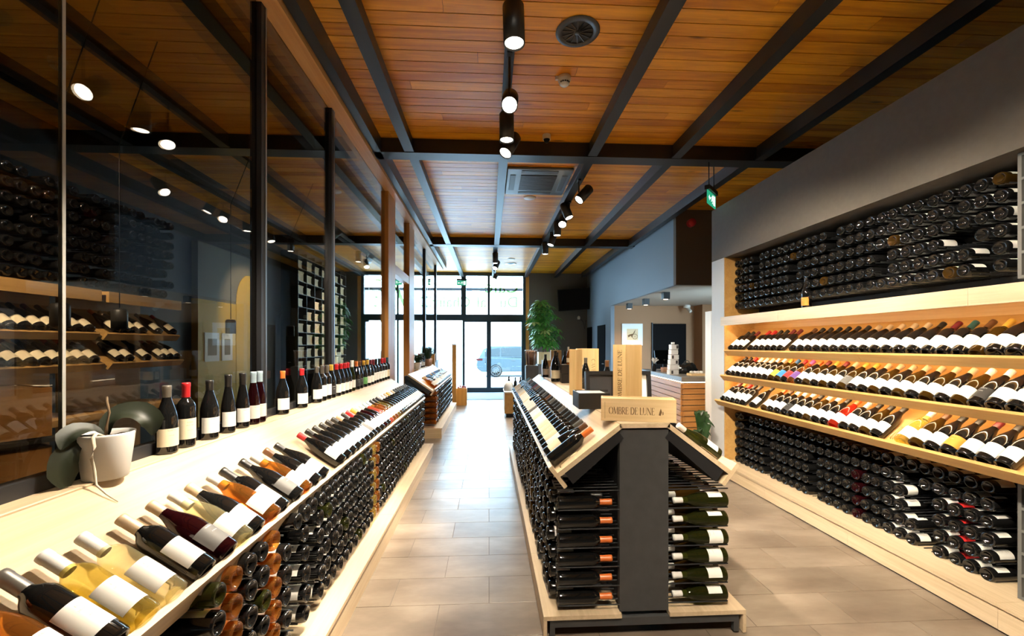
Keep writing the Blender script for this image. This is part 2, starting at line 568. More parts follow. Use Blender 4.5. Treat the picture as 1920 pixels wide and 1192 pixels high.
TM = tile_mesh(0.6, 0.3)
rest = MB()
j0 = 2.32 - 18 * 0.3
for j in range(60):
    y = j0 + 0.3 * j
    if y < YB or y + 0.3 > YF:
        continue
    xoff = -0.3 if j % 2 == 0 else -0.6
    for i in range(-8, 13):
        x = xoff + 0.6 * i
        if x < XL or x > XR + 1.4:
            continue
        if 1.4 < y < 7.0 and -1.1 < x < 2.8 and (x < 0.4 or x > 0.6 or y < 2.4 or y > 5.8):
            place('tile', TM, Matrix.Translation((x, y, 0)), fl)
        else:
            rest.box(x + 0.002, x + 0.598, y + 0.002, y + 0.298, -0.004, 0.0)
rest.build('tile_field', M['floor'], fl, kind='stuff')

# ceiling: deck, single planks in the bay nearest the camera, the rest joined
ce = bx('ceiling', M['black'], None, XL, XR + 0.3, YB, YF + 0.1, ZC + 0.012, ZC + 0.10, kind='structure')
field = MB()
PW = 0.135
for j in range(-23, 106):
    y = j * PW
    if y < YB or y > YF:
        continue
    if 2.1 < y < 5.0:
        f = (math.floor(y / PW + 0.5) * 0.7319) % 1.0
        x = XL
        # butt joints where the tone of the wood changes
        cuts = [XL] + [c for c in [(n - f) * 3.2 for n in range(-3, 4)] if XL + 0.2 < c < XR - 0.2] + [XR]
        for a, b in zip(cuts[:-1], cuts[1:]):
            k = MB()
            k.box(a + 0.0012, b - 0.0012, y + 0.004, y + PW - 0.004, ZC, ZC + 0.016)
            k.build('plank', M['ceil_wood'], ce)
    else:
        field.box(XL, XR, y + 0.004, y + PW - 0.004, ZC, ZC + 0.014)
field.build('plank_field', M['ceil_wood'], ce, kind='stuff')


def i_section(c, half, zb, zt, tf=0.014, tw=0.012):
    return [(c - half, zb), (c + half, zb), (c + half, zb + tf), (c + tw, zb + tf), (c + tw, zt), (c - tw, zt), (c - tw, zb + tf), (c - half, zb + tf)]


for y in (0.45, 5.1, 9.65):
    k = MB()
    k.prism(i_section(y, 0.10, 3.80, ZC, 0.02, 0.088), XL, XR, 'x')
    k.build('ceiling_beam', M['beam'], kind='structure')
BEAM_X = {0: (-4.02, -2.98, -1.93, -0.92, 1.22, 2.23, 3.26), 1: (-4.02, -2.98, -1.93, -0.90, 0.17, 1.22, 2.21, 3.2), 2: (-4.02, -2.98, -1.93, -0.88, 0.15, 1.22, 2.2, 3.1)}
for bay, (ya, yb) in enumerate(((0.55, 5.0), (5.2, 9.55), (9.75, 14.1))):
    for x in BEAM_X[bay]:
        k = MB()
        k.prism(i_section(x, 0.055, 3.805, ZC, 0.014, 0.035), ya, yb, 'y')
        k.build('ceiling_beam', M['beam'], kind='structure')
for x in (-2.98, -0.92, 1.22, 2.23, 3.26):
    k = MB()
    k.prism(i_section(x, 0.055, 3.805, ZC, 0.014, 0.035), YB, 0.35, 'y')
    k.build('ceiling_beam', M['beam'], kind='structure')

# walls
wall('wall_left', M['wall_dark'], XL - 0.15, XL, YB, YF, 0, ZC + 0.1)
wall('wall_rear', M['wall_grey'], XL, XR + 2, YB - 0.15, YB, 0, ZC + 0.1)
wall('wall_right', M['bulkhead'], XR, XR + 0.15, YB, 7.4, 0, ZC + 0.1)
# tea-kitchen and till recess on the right: upper walls, soffit, inner walls
wall('wall_recess_front', M['wall_brown'], 3.3, 6.6, 7.4, 7.5, 2.64, ZC + 0.1)
wall('wall_recess_side', M['wall_blue'], 3.3, 3.38, 7.5, 11.45, 2.64, ZC + 0.1)
wall('wall_far_right', M['wall_blue'], 3.3, 3.4, 11.45, YF, 0, ZC + 0.1)
wall('wall_recess_back', M['wall_taupe'], 3.4, 6.6, 11.45, 11.6, 0, 2.64)
wall('wall_recess_end', M['wall_taupe'], 6.6, 6.7, 7.4, 11.6, 0, 2.7)
wall('wall_recess_return', M['wall_taupe'], 5.62, 6.6, 11.0, 11.45, 0, 2.64)
sf = bx('ceiling_recess', M['soffit'], None, 3.38, 6.6, 7.5, 11.45, 2.64, 2.70, kind='structure')
# back wall with the window
wall('wall_back', M['wall_grey'], 1.30, 3.3, YF, YF + 0.15, 0, ZC + 0.1)
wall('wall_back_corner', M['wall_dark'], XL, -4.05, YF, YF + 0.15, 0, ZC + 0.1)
wall('wall_back_head', M['frame_blue'], -4.05, 1.30, YF - 0.06, YF + 0.15, 3.86, ZC + 0.1)
bx('trim_1', M['post_wood'], None, 1.22, 1.33, YF - 0.06, YF + 0.02, 0, 3.86, kind='structure')

# shop window: frame, mullions, panes, glass doors
win = struct('window_1')
for x0, x1 in ((-4.05, -3.93), (-3.02, -2.96), (-2.0, -1.94), (-0.92, -0.76), (-0.05, 0.03), (1.13, 1.22)):
    bx('mullion', M['frame_blue'], win, x0, x1, YF - 0.05, YF + 0.05, 2.58 if x0 == -0.92 else 0.0, 3.86)
bx('transom', M['frame_blue'], win, -4.05, 1.22, YF - 0.06, YF + 0.06, 2.38, 2.58)
bx('sill_rail', M['frame_blue'], win, -4.05, -0.94, YF - 0.05, YF + 0.05, 0.0, 0.12)
xs = (-3.93, -3.02, -2.0, -0.84, -0.05, 1.13)
for a, b in zip(xs[:-1], xs[1:]):
    bx('pane', M['pane'], win, a, b, YF - 0.004, YF + 0.004, 2.58, 3.86)
for a, b in zip(xs[:3], xs[1:4]):
    bx('pane', M['pane'], win, a + 0.03, b - 0.03, YF - 0.004, YF + 0.004, 0.12, 2.38)
dr = struct('door_1')
for a, b in ((-0.88, -0.03), (-0.01, 1.13)):
    k = MB()
    for x0, x1, z0, z1 in ((a, a + 0.075, 0, 2.38), (b - 0.05, b, 0, 2.38), (a + 0.075, b - 0.05, 0, 0.16), (a + 0.075, b - 0.05, 2.33, 2.38)):
        k.box(x0, x1, YF - 0.035, YF + 0.035, z0, z1)
    k.build('door_frame', M['frame_blue'], dr)
    bx('pane', M['pane'], dr, a + 0.075, b - 0.05, YF - 0.004, YF + 0.004, 0.16, 2.33)
k = MB()
k.tube([(-0.12, YF - 0.04, 0.95), (-0.12, YF - 0.09, 0.97), (-0.12, YF - 0.09, 1.35), (-0.12, YF - 0.04, 1.37)], 0.012, 8)
k.build('door_handle', M['chrome'], dr)


def text(name, body, size, mat4, m, parent=None, extrude=0.001, **props):
    cu = bpy.data.curves.new(name, 'FONT')
    cu.body, cu.size, cu.extrude = body, size, extrude
    cu.align_x, cu.align_y = 'CENTER', 'CENTER'
    tmp = bpy.data.objects.new(name, cu)
    COL.objects.link(tmp)
    bpy.context.view_layer.update()
    me = bpy.data.meshes.new_from_object(tmp.evaluated_get(bpy.context.evaluated_depsgraph_get()))
    bpy.data.objects.remove(tmp)
    me.materials.clear()
    me.materials.append(m)
    o = place(name, me, mat4, parent, **props)
    if parent is not None:
        o.matrix_parent_inverse = wm(parent).inverted()
    return o


# film lettering on the outside of the window, read from the street
OUT = Matrix.Rotation(PI, 4, 'Z') @ Matrix.Rotation(PI / 2, 4, 'X')
for body, size, x, z in (('Caf\u00e9', 0.62, 0.42, 3.50), ('Du', 0.50, 0.66, 2.98), ('al', 0.50, 0.13 - 0.38, 2.98), ('Chain', 0.50, -1.20, 2.98), ('Cle', 0.52, -2.15, 2.98),
                         ('C', 0.74, -3.55, 3.45), ('D', 0.60, -3.62, 2.96), ('e', 0.55, -2.55, 3.5)):
    text('window_lettering', body, size, Matrix.Translation((x, YF + 0.012, z)) @ OUT, M['window_print'], win)
k = MB()
k.prism([(-3.20, 3.62), (-3.02, 3.62), (-2.72, 2.80), (-2.80, 2.80)], YF + 0.009, YF + 0.012, 'y')
k.build('window_leaf_emblem', M['window_print'], win)

# glazed partition along the left counter
GX = -1.48
pt = struct('window_2')
bx('header', M['header_wood'], pt, GX - 0.06, GX + 0.14, 0.4, 12.6, 3.76, 3.86)
bx('header_steel', M['beam'], pt, GX + 0.15, GX + 0.235, 0.4, 12.6, 3.80, ZC)
bx('sill_channel', M['steel'], pt, GX - 0.03, GX + 0.02, 0.3, 6.15, 1.10, 1.15)
bx('upstand', M['wall_dark'], pt, GX - 0.06, GX + 0.0, 0.3, 6.15, 0.0, 1.10)
bx('upstand', M['wall_dark'], pt, GX - 0.06, GX + 0.0, 8.6, 12.6, 0.0, 1.10)
bx('sill_channel', M['steel'], pt, GX - 0.03, GX + 0.02, 8.6, 12.6, 1.10, 1.15)
for y0, y1 in ((2.80, 2.87), (4.02, 4.10)):
    bx('post', M['steel'], pt, GX - 0.035, GX + 0.035, y0, y1, 1.10, 3.80)
    bx('post_strip', M['chrome'], pt, GX + 0.035, GX + 0.039, y0 + 0.045, y0 + 0.06, 1.12, 3.78)
for y0, y1 in ((9.80, 9.90), (11.80, 11.90)):
    bx('post', M['steel'], pt, GX - 0.035, GX + 0.035, y0, y1, 1.10, 3.80)
for y0, y1 in ((6.15, 6.60), (7.75, 8.25)):
    bx('door_post', M['post_wood'], pt, GX - 0.055, GX + 0.055, y0, y1, 0.0, 3.76, 0.004)
bx('door_transom', M['header_wood'], pt, GX - 0.05, GX + 0.05, 6.60, 7.75, 2.66, 2.80)
bx('joint', M['joint'], pt, GX - 0.007, GX + 0.007, 1.56, 1.572, 1.15, 3.76)
for y0, y1, z0 in ((0.4, 1.56, 1.13), (1.572, 2.80, 1.13), (2.87, 4.02, 1.13), (4.10, 6.15, 1.13), (6.60, 7.75, 2.80), (8.25, 9.80, 1.13), (9.90, 11.80, 1.13)):
    bx('pane', M['tint_pane'], pt, GX - 0.005, GX + 0.005, y0, y1, z0, 3.76)

# doors on the far right wall and in the recess
for n, (y0, y1) in ((2, (12.0, 12.85)), (3, (13.55, 14.2))):
    d = struct('door_%d' % n)
    bx('door_leaf', M['door_dark'], d, 3.285, 3.30, y0, y1, 0.0, 2.15)
    bx('handle', M['chrome'], d, 3.25, 3.285, y0 + 0.08, y0 + 0.2, 1.02, 1.04)
d = struct('door_4')
bx('door_leaf', M['door_dark'], d, 4.45, 5.38, 11.42, 11.45, 0.0, 2.15)
bx('door_frame', M['black'], d, 4.42, 4.45, 11.41, 11.45, 0.0, 2.18)
d = struct('door_5')
bx('door_leaf', M['door_dark'], d, 5.75, 6.5, 10.97, 11.0, 0.0, 2.15)
bx('floor_mat', M['mat_grey'], None, -0.9, 1.1, 12.3, 14.1, 0.0, 0.012, label='grey blue entrance mat on the floor inside the glass doors', category='mat')

# left room back there: olive and mustard wall, dark door
pn = struct('wall_left_panel')
bx('upper_paint', M['olive'], pn, XL, XL + 0.10, 7.1, 9.2, 2.32, 3.25)
bx('lower_paint', M['yellow'], pn, XL, XL + 0.102, 7.1, 9.2, 0.0, 2.32)
k = MB()
k.prism([(8.55 + 0.42 * math.cos(t), 2.36 + 0.55 * math.sin(t)) for t in [i * PI / 12 for i in range(13)]] + [(8.13, 0.0), (8.97, 0.0)], XL + 0.10, XL + 0.106, 'x')
k.build('arch_paint', M['yellow'], pn)
d = struct('door_6')
bx('door_leaf', M['door_dark'], d, XL, XL + 0.05, 9.35, 9.95, 0.0, 2.1)
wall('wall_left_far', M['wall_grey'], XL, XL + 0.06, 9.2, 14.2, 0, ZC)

# outside
bx('ground_outside', M['asphalt'], None, -30, 40, YF + 0.1, 60, -0.10, -0.02, kind='structure')
bd = thing('warehouse_building', 'long white metal clad building across the street, seen through window', 'building', (0, 36, 0))
for i in range(30):
    x = -20 + i * 1.4
    k = MB()
    k.prism([(x, 36.0), (x + 0.35, 36.0), (x + 0.42, 36.06), (x + 0.98, 36.06), (x + 1.05, 36.0), (x + 1.4, 36.0), (x + 1.4, 36.3), (x, 36.3)], -0.02, 6.1, 'z')
    k.build('cladding_panel', M['cladding'], bd)
bx('gutter', M['rubber'], bd, -20, 22, 35.85, 36.0, 6.1, 6.32)
# ------------------------------------------------------------------ bottles
SHAPE = {
    'b': dict(h=0.300, r=0.0380, lab=(0.040, 0.135), body=[(0.038, 0.012), (0.038, 0.185), (0.0362, 0.199), (0.029, 0.214), (0.019, 0.226), (0.0148, 0.237), (0.0142, 0.284)]),
    'u': dict(h=0.298, r=0.0415, lab=(0.034, 0.112), body=[(0.0415, 0.012), (0.0415, 0.142), (0.0398, 0.160), (0.0345, 0.185), (0.0265, 0.210), (0.0195, 0.232), (0.0155, 0.252), (0.0146, 0.283)]),
    'c': dict(h=0.315, r=0.0450, lab=(0.036, 0.118), body=[(0.045, 0.014), (0.045, 0.145), (0.043, 0.168), (0.036, 0.200), (0.027, 0.228), (0.0195, 0.252), (0.0160, 0.272), (0.0152, 0.300)]),
    'r': dict(h=0.315, r=0.0350, lab=(0.036, 0.115), body=[(0.035, 0.012), (0.035, 0.128), (0.033, 0.150), (0.0273, 0.187), (0.0206, 0.224), (0.0163, 0.251), (0.0146, 0.274), (0.0144, 0.301)]),
}
_mc = {}


def bottle_mesh(sh, g, seg):
    key = ('body', sh, g, seg)
    if key not in _mc:
        d = SHAPE[sh]
        r, h = d['r'], d['h']
        prof = [(0.0005, 0.026), (r * 0.40, 0.020), (r * 0.66, 0.006), (r * 0.76, 0.001), (r * 0.86, 0.0), (r * 0.95, 0.003)] + d['body'] + [(0.0160, h - 0.014), (0.0160, h - 0.003), (0.013, h), (0.0005, h)]
        k = MB()
        k.lathe(prof, seg)
        _mc[key] = k.mesh('bottle_glass', GLASS[g][1])
    return _mc[key]


def cap_mesh(sh, c, seg):
    key = ('cap', sh, c, seg)
    if key not in _mc:
        h = SHAPE[sh]['h']
        k = MB()
        k.lathe([(0.0160, h - 0.078), (0.0166, h - 0.076), (0.0166, h - 0.019), (0.0176, h - 0.017), (0.0176, h - 0.005), (0.0170, h + 0.0008), (0.0005, h + 0.001)], max(10, seg * 2 // 3))
        _mc[key] = k.mesh('capsule', CAPS[c][1])
    return _mc[key]


def lab_mesh(sh, c, seg):
    key = ('lab', sh, c, seg)
    if key not in _mc:
        d = SHAPE[sh]
        z0, z1 = d['lab']
        k = MB()
        r = d['r'] + 0.0007
        n = max(6, seg // 2)
        k.lathe([(r, z0), (r, z1)], n, a0=-1.35, a1=1.35)
        _mc[key] = k.mesh('label', LABELS[c][1])
    return _mc[key]


def bottle(spec, mat4, label, group, name='wine_bottle', seg=24):
    """spec: shape, glass, capsule, label colour ('-' for none)"""
    o = place(name, bottle_mesh(spec[0], spec[1], seg), mat4, None, label=label, category='bottle', group=group)
    if spec[2] != '-':
        place('capsule', cap_mesh(spec[0], spec[2], seg), None, o)
    if spec[3] != '-':
        place('label', lab_mesh(spec[0], spec[3], seg), None, o)
    return o


def say(spec, tail):
    g = GLASS[spec[1]][0]
    a = f'{g} bottle'
    b = f'{LABELS[spec[3]][0]} label' if spec[3] != '-' else 'no label'
    c = f'{CAPS[spec[2]][0]} cap' if spec[2] != '-' else ''
    return f'{a}, {b}' + (f', {c}' if c else '') + f', {tail}'


def frame(a, n, p):
    """matrix whose Z is the bottle axis a and whose X (the label side) is n, at p"""
    a, n = Vector(a).normalized(), Vector(n).normalized()
    y = a.cross(n)
    m = Matrix((n, y, a)).transposed().to_4x4()
    m.translation = Vector(p)
    return m


def hairpin():
    k = MB()
    pts = [(0.000, -0.009, 0), (0.006, -0.010, 0.014), (0.06, -0.010, 0.016), (0.115, -0.009, 0.014), (0.121, 0, 0.012), (0.115, 0.009, 0.014), (0.06, 0.010, 0.016), (0.006, 0.010, 0.014), (0.0, 0.009, 0)]
    k.tube(pts, 0.0022, 5)
    return k.mesh('wire_guide', M['wire'])


HAIRPIN = hairpin()


def pegs(parent, x0, x1, ys, z):
    """pairs of steel rods that carry one row of lying bottles"""
    k = MB()
    for y in ys:
        for e in (-0.026, 0.026):
            k.cyl((x0, y + e, z - 0.033), (x1, y + e, z - 0.033), 0.0038, 6)
    k.build('rod_row', M['steel'], parent, kind='stuff')


class Slope:
    """a sloping board with a lip in the XZ plane that runs along Y"""

    def __init__(s, low, high, scale=1.0):
        s.sc = scale
        s.p, s.q = Vector((low[0], 0, low[1])), Vector((high[0], 0, high[1]))
        s.a = (s.q - s.p).normalized()
        n = Vector((-s.a.z, 0, s.a.x))
        s.n = n if n.z > 0 else -n

    def build(s, parent, y0, y1, m, t=0.025, up=0.042, down=0.085, lip_t=0.022, under=True, cuts=(), board_name='sloping_board'):
        P = lambda v: (v.x, v.z)
        k = MB()
        k.prism([P(s.p), P(s.q), P(s.q - s.n * t), P(s.p - s.n * t)], y0, y1, 'y')
        k.build(board_name, m, parent)
        ys = [y0] + list(cuts) + [y1]
        for a, b in zip(ys[:-1], ys[1:]):
            k = MB()
            k.prism([P(s.p + s.n * up), P(s.p + s.n * up - s.a * lip_t), P(s.p - s.n * down - s.a * lip_t), P(s.p - s.n * down)], a + (0.0012 if a != y0 else 0), b - (0.0012 if b != y1 else 0), 'y')
            k.build('lip', m, parent)
        if under:
            k = MB()
            i0, i1 = s.p + s.a * 0.03, s.q - s.a * 0.03
            k.prism([P(i0 - s.n * t), P(i1 - s.n * t), P(i1 - s.n * (t + 0.05)), P(i0 - s.n * (t + 0.075))], y0 + 0.004, y1 - 0.004, 'y')
            k.build('underside_panel', M['black'], parent)

    def at(s, sh, y, lift=0.0):
        r = SHAPE[sh]['r'] * s.sc
        p = s.p + s.n * (r + 0.0015 + lift) + s.a * 0.001
        return frame(s.a, s.n, (p.x, y, p.z)) @ Matrix.Scale(s.sc, 4)

    def pin(s, parent, y, off=0.045):
        p = s.p + s.a * off
        m = frame(s.n, s.a, (p.x, y, p.z))
        o = place('wire_guide', HAIRPIN, m, parent)
        o.matrix_parent_inverse = wm(parent).inverted()


RACK = []       # every bottle lying in a rack: (rank, matrix, spec, label, group)
FAR_RACK = []   # racks too small to pick apart


def rack(base_x, sign, ys, zs, where, group, pick, far=False, gap=0.0, jitter=0.012):
    """rows of lying bottles, bases at base_x, necks pointing along sign * X; pick(col, row) gives the spec or None"""
    for r_, z in enumerate(zs):
        for c_, y in enumerate(ys):
            spec = pick(c_, r_)
            if spec is None or rnd.random() < gap:
                continue
            bxp = base_x + sign * rnd.uniform(0, jitter)
            roll = rnd.uniform(-0.9, 0.9)
            n = Vector((0, math.sin(roll), math.cos(roll)))
            m = frame((sign, 0, 0), n, (bxp, y, z + rnd.uniform(-0.001, 0.001)))
            px, py, d = proj(bxp, y, z)
            vis = -15 < px < 1935 and -15 < py < 1207 and d > 0.3
            lab = f'{GLASS[spec[1]][0]} bottle end, {nth(r_ + 1)} row from top, {nth(c_ + 1)} from near end, {where}'
            if far:
                if vis:
                    FAR_RACK.append((m, spec))
            elif vis:
                RACK.append((d, m, spec, lab, group))


# ------------------------------------------------------------------ left counter
LC0, LC1 = 0.45, 6.15
lc = thing('display_counter', 'long pale oak display counter with sloping bottle shelf under the smoked glass partition', 'display counter', (-1.1, LC0, 0))
bx('sill_board', M['oak'], lc, -1.478, -1.375, LC0, LC1, 1.075, 1.10, 0.003)
SL = Slope((-0.945, 0.802), (-1.378, 1.093), 1.08)
SL.build(lc, LC0, LC1, M['oak'], cuts=(1.9, 3.3, 4.7))
for y0, y1 in ((LC0, 2.0), (2.002, 3.6), (3.602, LC1)):
    bx('plinth_top', M['oak'], lc, -1.42, -0.79, y0, y1, 0.15, 0.172)
    bx('plinth_front', M['oak'], lc, -0.818, -0.800, y0, y1, 0.0, 0.149)
bx('plinth_end', M['oak_x'], lc, -1.42, -0.814, LC1 - 0.02, LC1, 0.0, 0.149)
bx('back_panel', M['black'], lc, -1.42, -1.40, LC0, LC1, 0.172, 1.07)
bx('end_panel', M['black'], lc, -1.38, -1.22, LC1 - 0.03, LC1 - 0.005, 0.172, 0.98)
ZL = [0.262 + 0.0985 * i for i in range(6)][::-1]
for z in ZL:
    pegs(lc, -1.41, -0.925, [1.465 + 0.0975 * i for i in range(47)], z)

left_row = [(1.0, 'uaOw'), (1.108, 'bkGw'), (1.207, 'byWw'), (1.315, 'bwWw'), (1.449, 'bkBw'), (1.565, 'udBg'), (1.666, 'uwWw'), (1.755, 'ukBw'), (1.885, 'uaWw'), (1.975, 'bkKw'),
            (2.115, 'ukKg'), (2.215, 'uaWw'), (2.335, 'ukNw'), (2.450, 'ukKw'), (2.735, 'ukRw')]
tail = ['ukKw', 'ukKw', 'ukKw', 'ukKw', 'ukKw', 'ukBw', 'bkKg', 'bkRw', 'ukYw', 'udWw', 'ukWw', 'upLw', 'uaLw', 'uaKw', 'uyKw', 'uoKw', 'ukWw', 'ukWw', 'ukBw', 'ukYw', 'ukWw', 'ukBw',
        'ukKw', 'ukKw', 'ukKw', 'ukKw', 'ukKw', 'ukKw', 'ukKw', 'ukKw', 'ukKw', 'ukKw', 'ukKw']
y = 2.735
for sp in tail[:29]:
    y += 0.1135
    left_row.append((y, sp))
for i, (y, sp) in enumerate(left_row):
    bottle(sp, SL.at(sp[0], y), say(sp, f'{nth(i + 1)} from near end of left counter slope'), 'bottles leaning on the left counter')
for y in (1.255, 1.38, 1.51, 1.815, 2.04, 2.39, 2.55, 2.62):
    SL.pin(lc, y)


def pick_left(c_, r_):
    if c_ in (1, 4):
        return 'uaOw'
    if c_ == 20:
        return 'uyYw'
    if c_ == 21:
        return 'uaYw'
    if (c_ in (6, 8) and r_ > 0) or (c_ == 5 and r_ < 1) or (c_ == 0 and r_ == 4):
        return None
    return ('b' if (c_ * 7 + r_) % 3 == 0 else 'u') + ('g' if (c_ * 5 + r_) % 17 == 0 else 'k') + 'Kw'


rack(-0.885, -1, [1.465 + 0.0975 * i for i in range(47)], ZL, 'rack under left counter', 'bottles in the rack under the left counter', pick_left)

# ------------------------------------------------------------------ second display counter, further down the aisle
D0, D1 = 7.27, 10.5
d2 = thing('display_counter', 'shorter oak display counter past the wooden doorway near the entrance', 'display counter', (-1.1, D0, 0))
S2 = Slope((-0.945, 0.802), (-1.36, 1.085))
bx('sill_board', M['oak'], d2, -1.46, -1.352, 8.3, D1, 1.075, 1.10, 0.003)
S2.build(d2, D0, D1, M['oak'])
bx('plinth_top', M['oak'], d2, -1.42, -0.79, D0, D1, 0.15, 0.172)
bx('plinth_front', M['oak'], d2, -0.818, -0.800, D0 + 0.02, D1, 0.0, 0.149)
bx('plinth_end', M['oak_x'], d2, -1.42, -0.800, D0, D0 + 0.02, 0.0, 0.149)
bx('back_panel', M['black'], d2, -1.42, -1.40, D0, D1, 0.172, 1.05)
k = MB()
k.prism([(-1.40, 0.78), (-1.40, 1.05), (-1.36, 1.04), (-1.03, 0.815), (-1.03, 0.79)], D0 + 0.10, D0 + 0.12, 'y')
k.build('gusset_panel', M['frame_blue'], d2)
for z in ZL:
    pegs(d2, -1.41, -0.925, [D0 + 0.09 + 0.0975 * i for i in range(32)], z)
row2 = ['uaYw', 'uaYw', 'uyYw', '----', 'ukUw', 'ukUw', 'bkUw', 'bkUw', 'ukBw', 'ukBw', 'bkUg', 'bkUw', 'ukYw', 'ukUw', 'bkUw', 'bkUw', 'bkUw', 'ukUw', 'ukUw', 'ukKw', 'ukKw', 'ukKw', 'ukWw', 'ukWw', 'ukUw', 'ukUw', 'ukKw', 'ukKw', 'ukKw']
for i, sp in enumerate(row2[:26]):
    if sp != '----':
        bottle(sp, S2.at(sp[0], 7.55 + 0.1135 * i), say(sp, f'slot {nth(i + 1)} from near end of second counter slope'), 'bottles leaning on the second counter', seg=14)
rack(-0.885, -1, [D0 + 0.09 + 0.0975 * i for i in range(32)], ZL, 'rack under second counter', 'bottles in the rack under the second counter',
     lambda c_, r_: ('uaOw' if c_ < 2 else 'uoYw' if c_ == 2 else None if c_ in (4, 7) else 'bkKw'))

# ------------------------------------------------------------------ island in the middle of the aisle
I0, I1 = 2.27, 6.1
isl = thing('display_island', 'double sided oak and slate grey display island on casters in the aisle', 'display island', (0.84, I0, 0))
IL = Slope((0.365, 0.893), (0.705, 1.152))
IR = Slope((1.322, 0.893), (0.978, 1.152))
bx('ridge_board', M['oak'], isl, 0.703, 0.980, I0, I1, 1.130, 1.155)
IL.build(isl, I0, I1, M['oak'], up=0.05, down=0.09)
IR.build(isl, I0, I1, M['oak'], up=0.05, down=0.09)
bx('end_column', M['grey_panel'], isl, 0.707, 0.976, I0 + 0.012, I0 + 0.05, 0.135, 1.120)
for x0, x1 in ((0.722, 0.735), (0.948, 0.961)):
    bx('column_side', M['black'], isl, x0, x1, I0 + 0.05, I1 - 0.02, 0.135, 1.128)
for x0, x1 in ((0.290, 0.712), (0.976, 1.400)):
    for y0, y1 in ((I0 - 0.01, 2.95), (2.952, 3.75), (3.752, I1)):
        bx('plinth_top', M['oak'], isl, x0, x1, y0, y1, 0.112, 0.134)
bx('plinth_side', M['oak'], isl, 0.290, 0.308, I0 - 0.01, I1, 0.012, 0.111)
bx('plinth_side', M['oak'], isl, 1.382, 1.400, I0 - 0.01, I1, 0.012, 0.111)
k = MB()
for x0, x1, z0, z1 in ((0.325, 1.366, 0.066, 0.108), (0.325, 0.352, 0.012, 0.066), (1.338, 1.366, 0.012, 0.066)):
    k.box(x0, x1, I0 + 0.002, I0 + 0.03, z0, z1)
k.build('steel_frame', M['grey_panel'], isl)
for x in (0.43, 1.17):
    for y in (I0 + 0.14, I1 - 0.15):
        k = MB()
        k.cyl((x - 0.012, y, 0.030), (x + 0.012, y, 0.030), 0.030, 16)
        k.box(x - 0.02, x - 0.015, y - 0.018, y + 0.018, 0.022, 0.098, 1)
        k.box(x + 0.015, x + 0.02, y - 0.018, y + 0.018, 0.022, 0.098, 1)
        k.box(x - 0.032, x + 0.032, y - 0.03, y + 0.03, 0.096, 0.104, 1)
        k.build('caster', [M['rubber'], M['chrome']], isl)
ZI = [0.199 + 0.1035 * i for i in range(7)][::-1]
YS_I = [I0 + 0.052 + 0.0975 * i for i in range(38)]
for z in ZI:
    pegs(isl, 0.372, 0.722, YS_I, z)
    pegs(isl, 0.962, 1.316, YS_I[:9], z)
isl_row = ['bkO-', 'ukNc', 'bkGw', 'bkKc', 'bkKc', 'bkKc', 'bkKc', 'bkGw', 'bkKw', 'bkKc', 'bkKw', 'bkGw', 'bkKg', 'boNw', 'bkKw', 'bkGw', 'ukKw', 'bkGc', 'bkKw', 'bkKw', 'bkNw', 'boGw', 'bkMc', 'bkKw',
           'bkKw', 'bkGw', 'ukNw', 'bkKc', 'bkBw', 'bkGc', 'bkTw', 'bkKw', 'ukGw', 'bkNw', 'bkKw', 'bkBw', 'bkKw', 'bkKw']
for i, sp in enumerate(isl_row[:31]):
    bottle(sp, IL.at(sp[0], I0 + 0.12 + 0.121 * i), say(sp, f'{nth(i + 1)} from near end of island aisle slope'), "bottles leaning on the island's aisle side")
IL.pin(isl, I0 + 0.045, 0.03)
for i, (y, sp) in enumerate(((I0 + 0.19, 'ugWw'), (I0 + 0.42, 'ukBw'), (I0 + 0.55, 'ukKw'))):
    bottle(sp, IR.at(sp[0], y), say(sp, f'{nth(i + 1)} from near end on island far slope'), "bottles leaning on the island's far side")
for y in (I0 + 0.08, I0 + 0.30):
    IR.pin(isl, y, 0.05)


def pick_isl(c_, r_):
    if r_ == 0:
        return None if c_ < 2 else 'bkKw'
    if c_ == 0:
        return 'bkO-'
    if c_ in (5, 9) and r_ > 3:
        return None
    return ('b' if (c_ + r_) % 3 else 'u') + ('o' if c_ in (11, 12) else 'k') + 'Kw'


ys_i = YS_I
rack(0.372, 1, ys_i[:1], ZI, 'island aisle rack', "bottles in the island's aisle rack", pick_isl, jitter=0.002)
rack(0.325, 1, [-9] + ys_i[1:], ZI, 'island aisle rack', "bottles in the island's aisle rack", pick_isl, jitter=0.02)
rack(1.318, -1, ys_i[:8], ZI, 'island far rack', "bottles in the island's far rack", lambda c_, r_: None if r_ == 0 else ('ugWw' if c_ == 0 else 'ukBw' if c_ > 2 else 'uoWw'), jitter=0.006)

# ------------------------------------------------------------------ wall unit on the right
U0, U1 = 1.25, 5.13
un = thing('wall_shelf_unit', 'tall built-in oak wall unit with three sloping bottle shelves and grey bulkhead', 'shelf unit', (3.1, U0, 0))
k = MB()
k.box(2.90, 3.55, U0 - 1.5, 5.43, 2.655, 3.32)
k.build('bulkhead', M['bulkhead'], un)
k = MB()
k.box(2.90, 3.55, U1 + 0.012, 5.43, 0.0, 2.654)
k.build('end_pier', M['unit_frame'], un)
bx('side_lining', M['oak_warm'], un, 2.905, 3.40, U1, U1 + 0.011, 0.16, 2.654)
bx('back_lining', M['oak_warm'], un, 3.28, 3.30, U0, U1, 0.85, 1.905)
bx('upper_back', M['black'], un, 3.34, 3.36, U0, U1, 1.93, 2.65)
bx('lower_back', M['black'], un, 3.34, 3.36, U0, U1, 0.16, 0.85)
for y0, y1 in ((U0, 2.40), (2.402, 4.08), (4.082, U1)):
    bx('fascia', M['oak'], un, 2.85, 2.875, y0, y1, 1.812, 1.917)
bx('top_shelf', M['oak'], un, 2.876, 3.34, U0, U1, 1.89, 1.917)
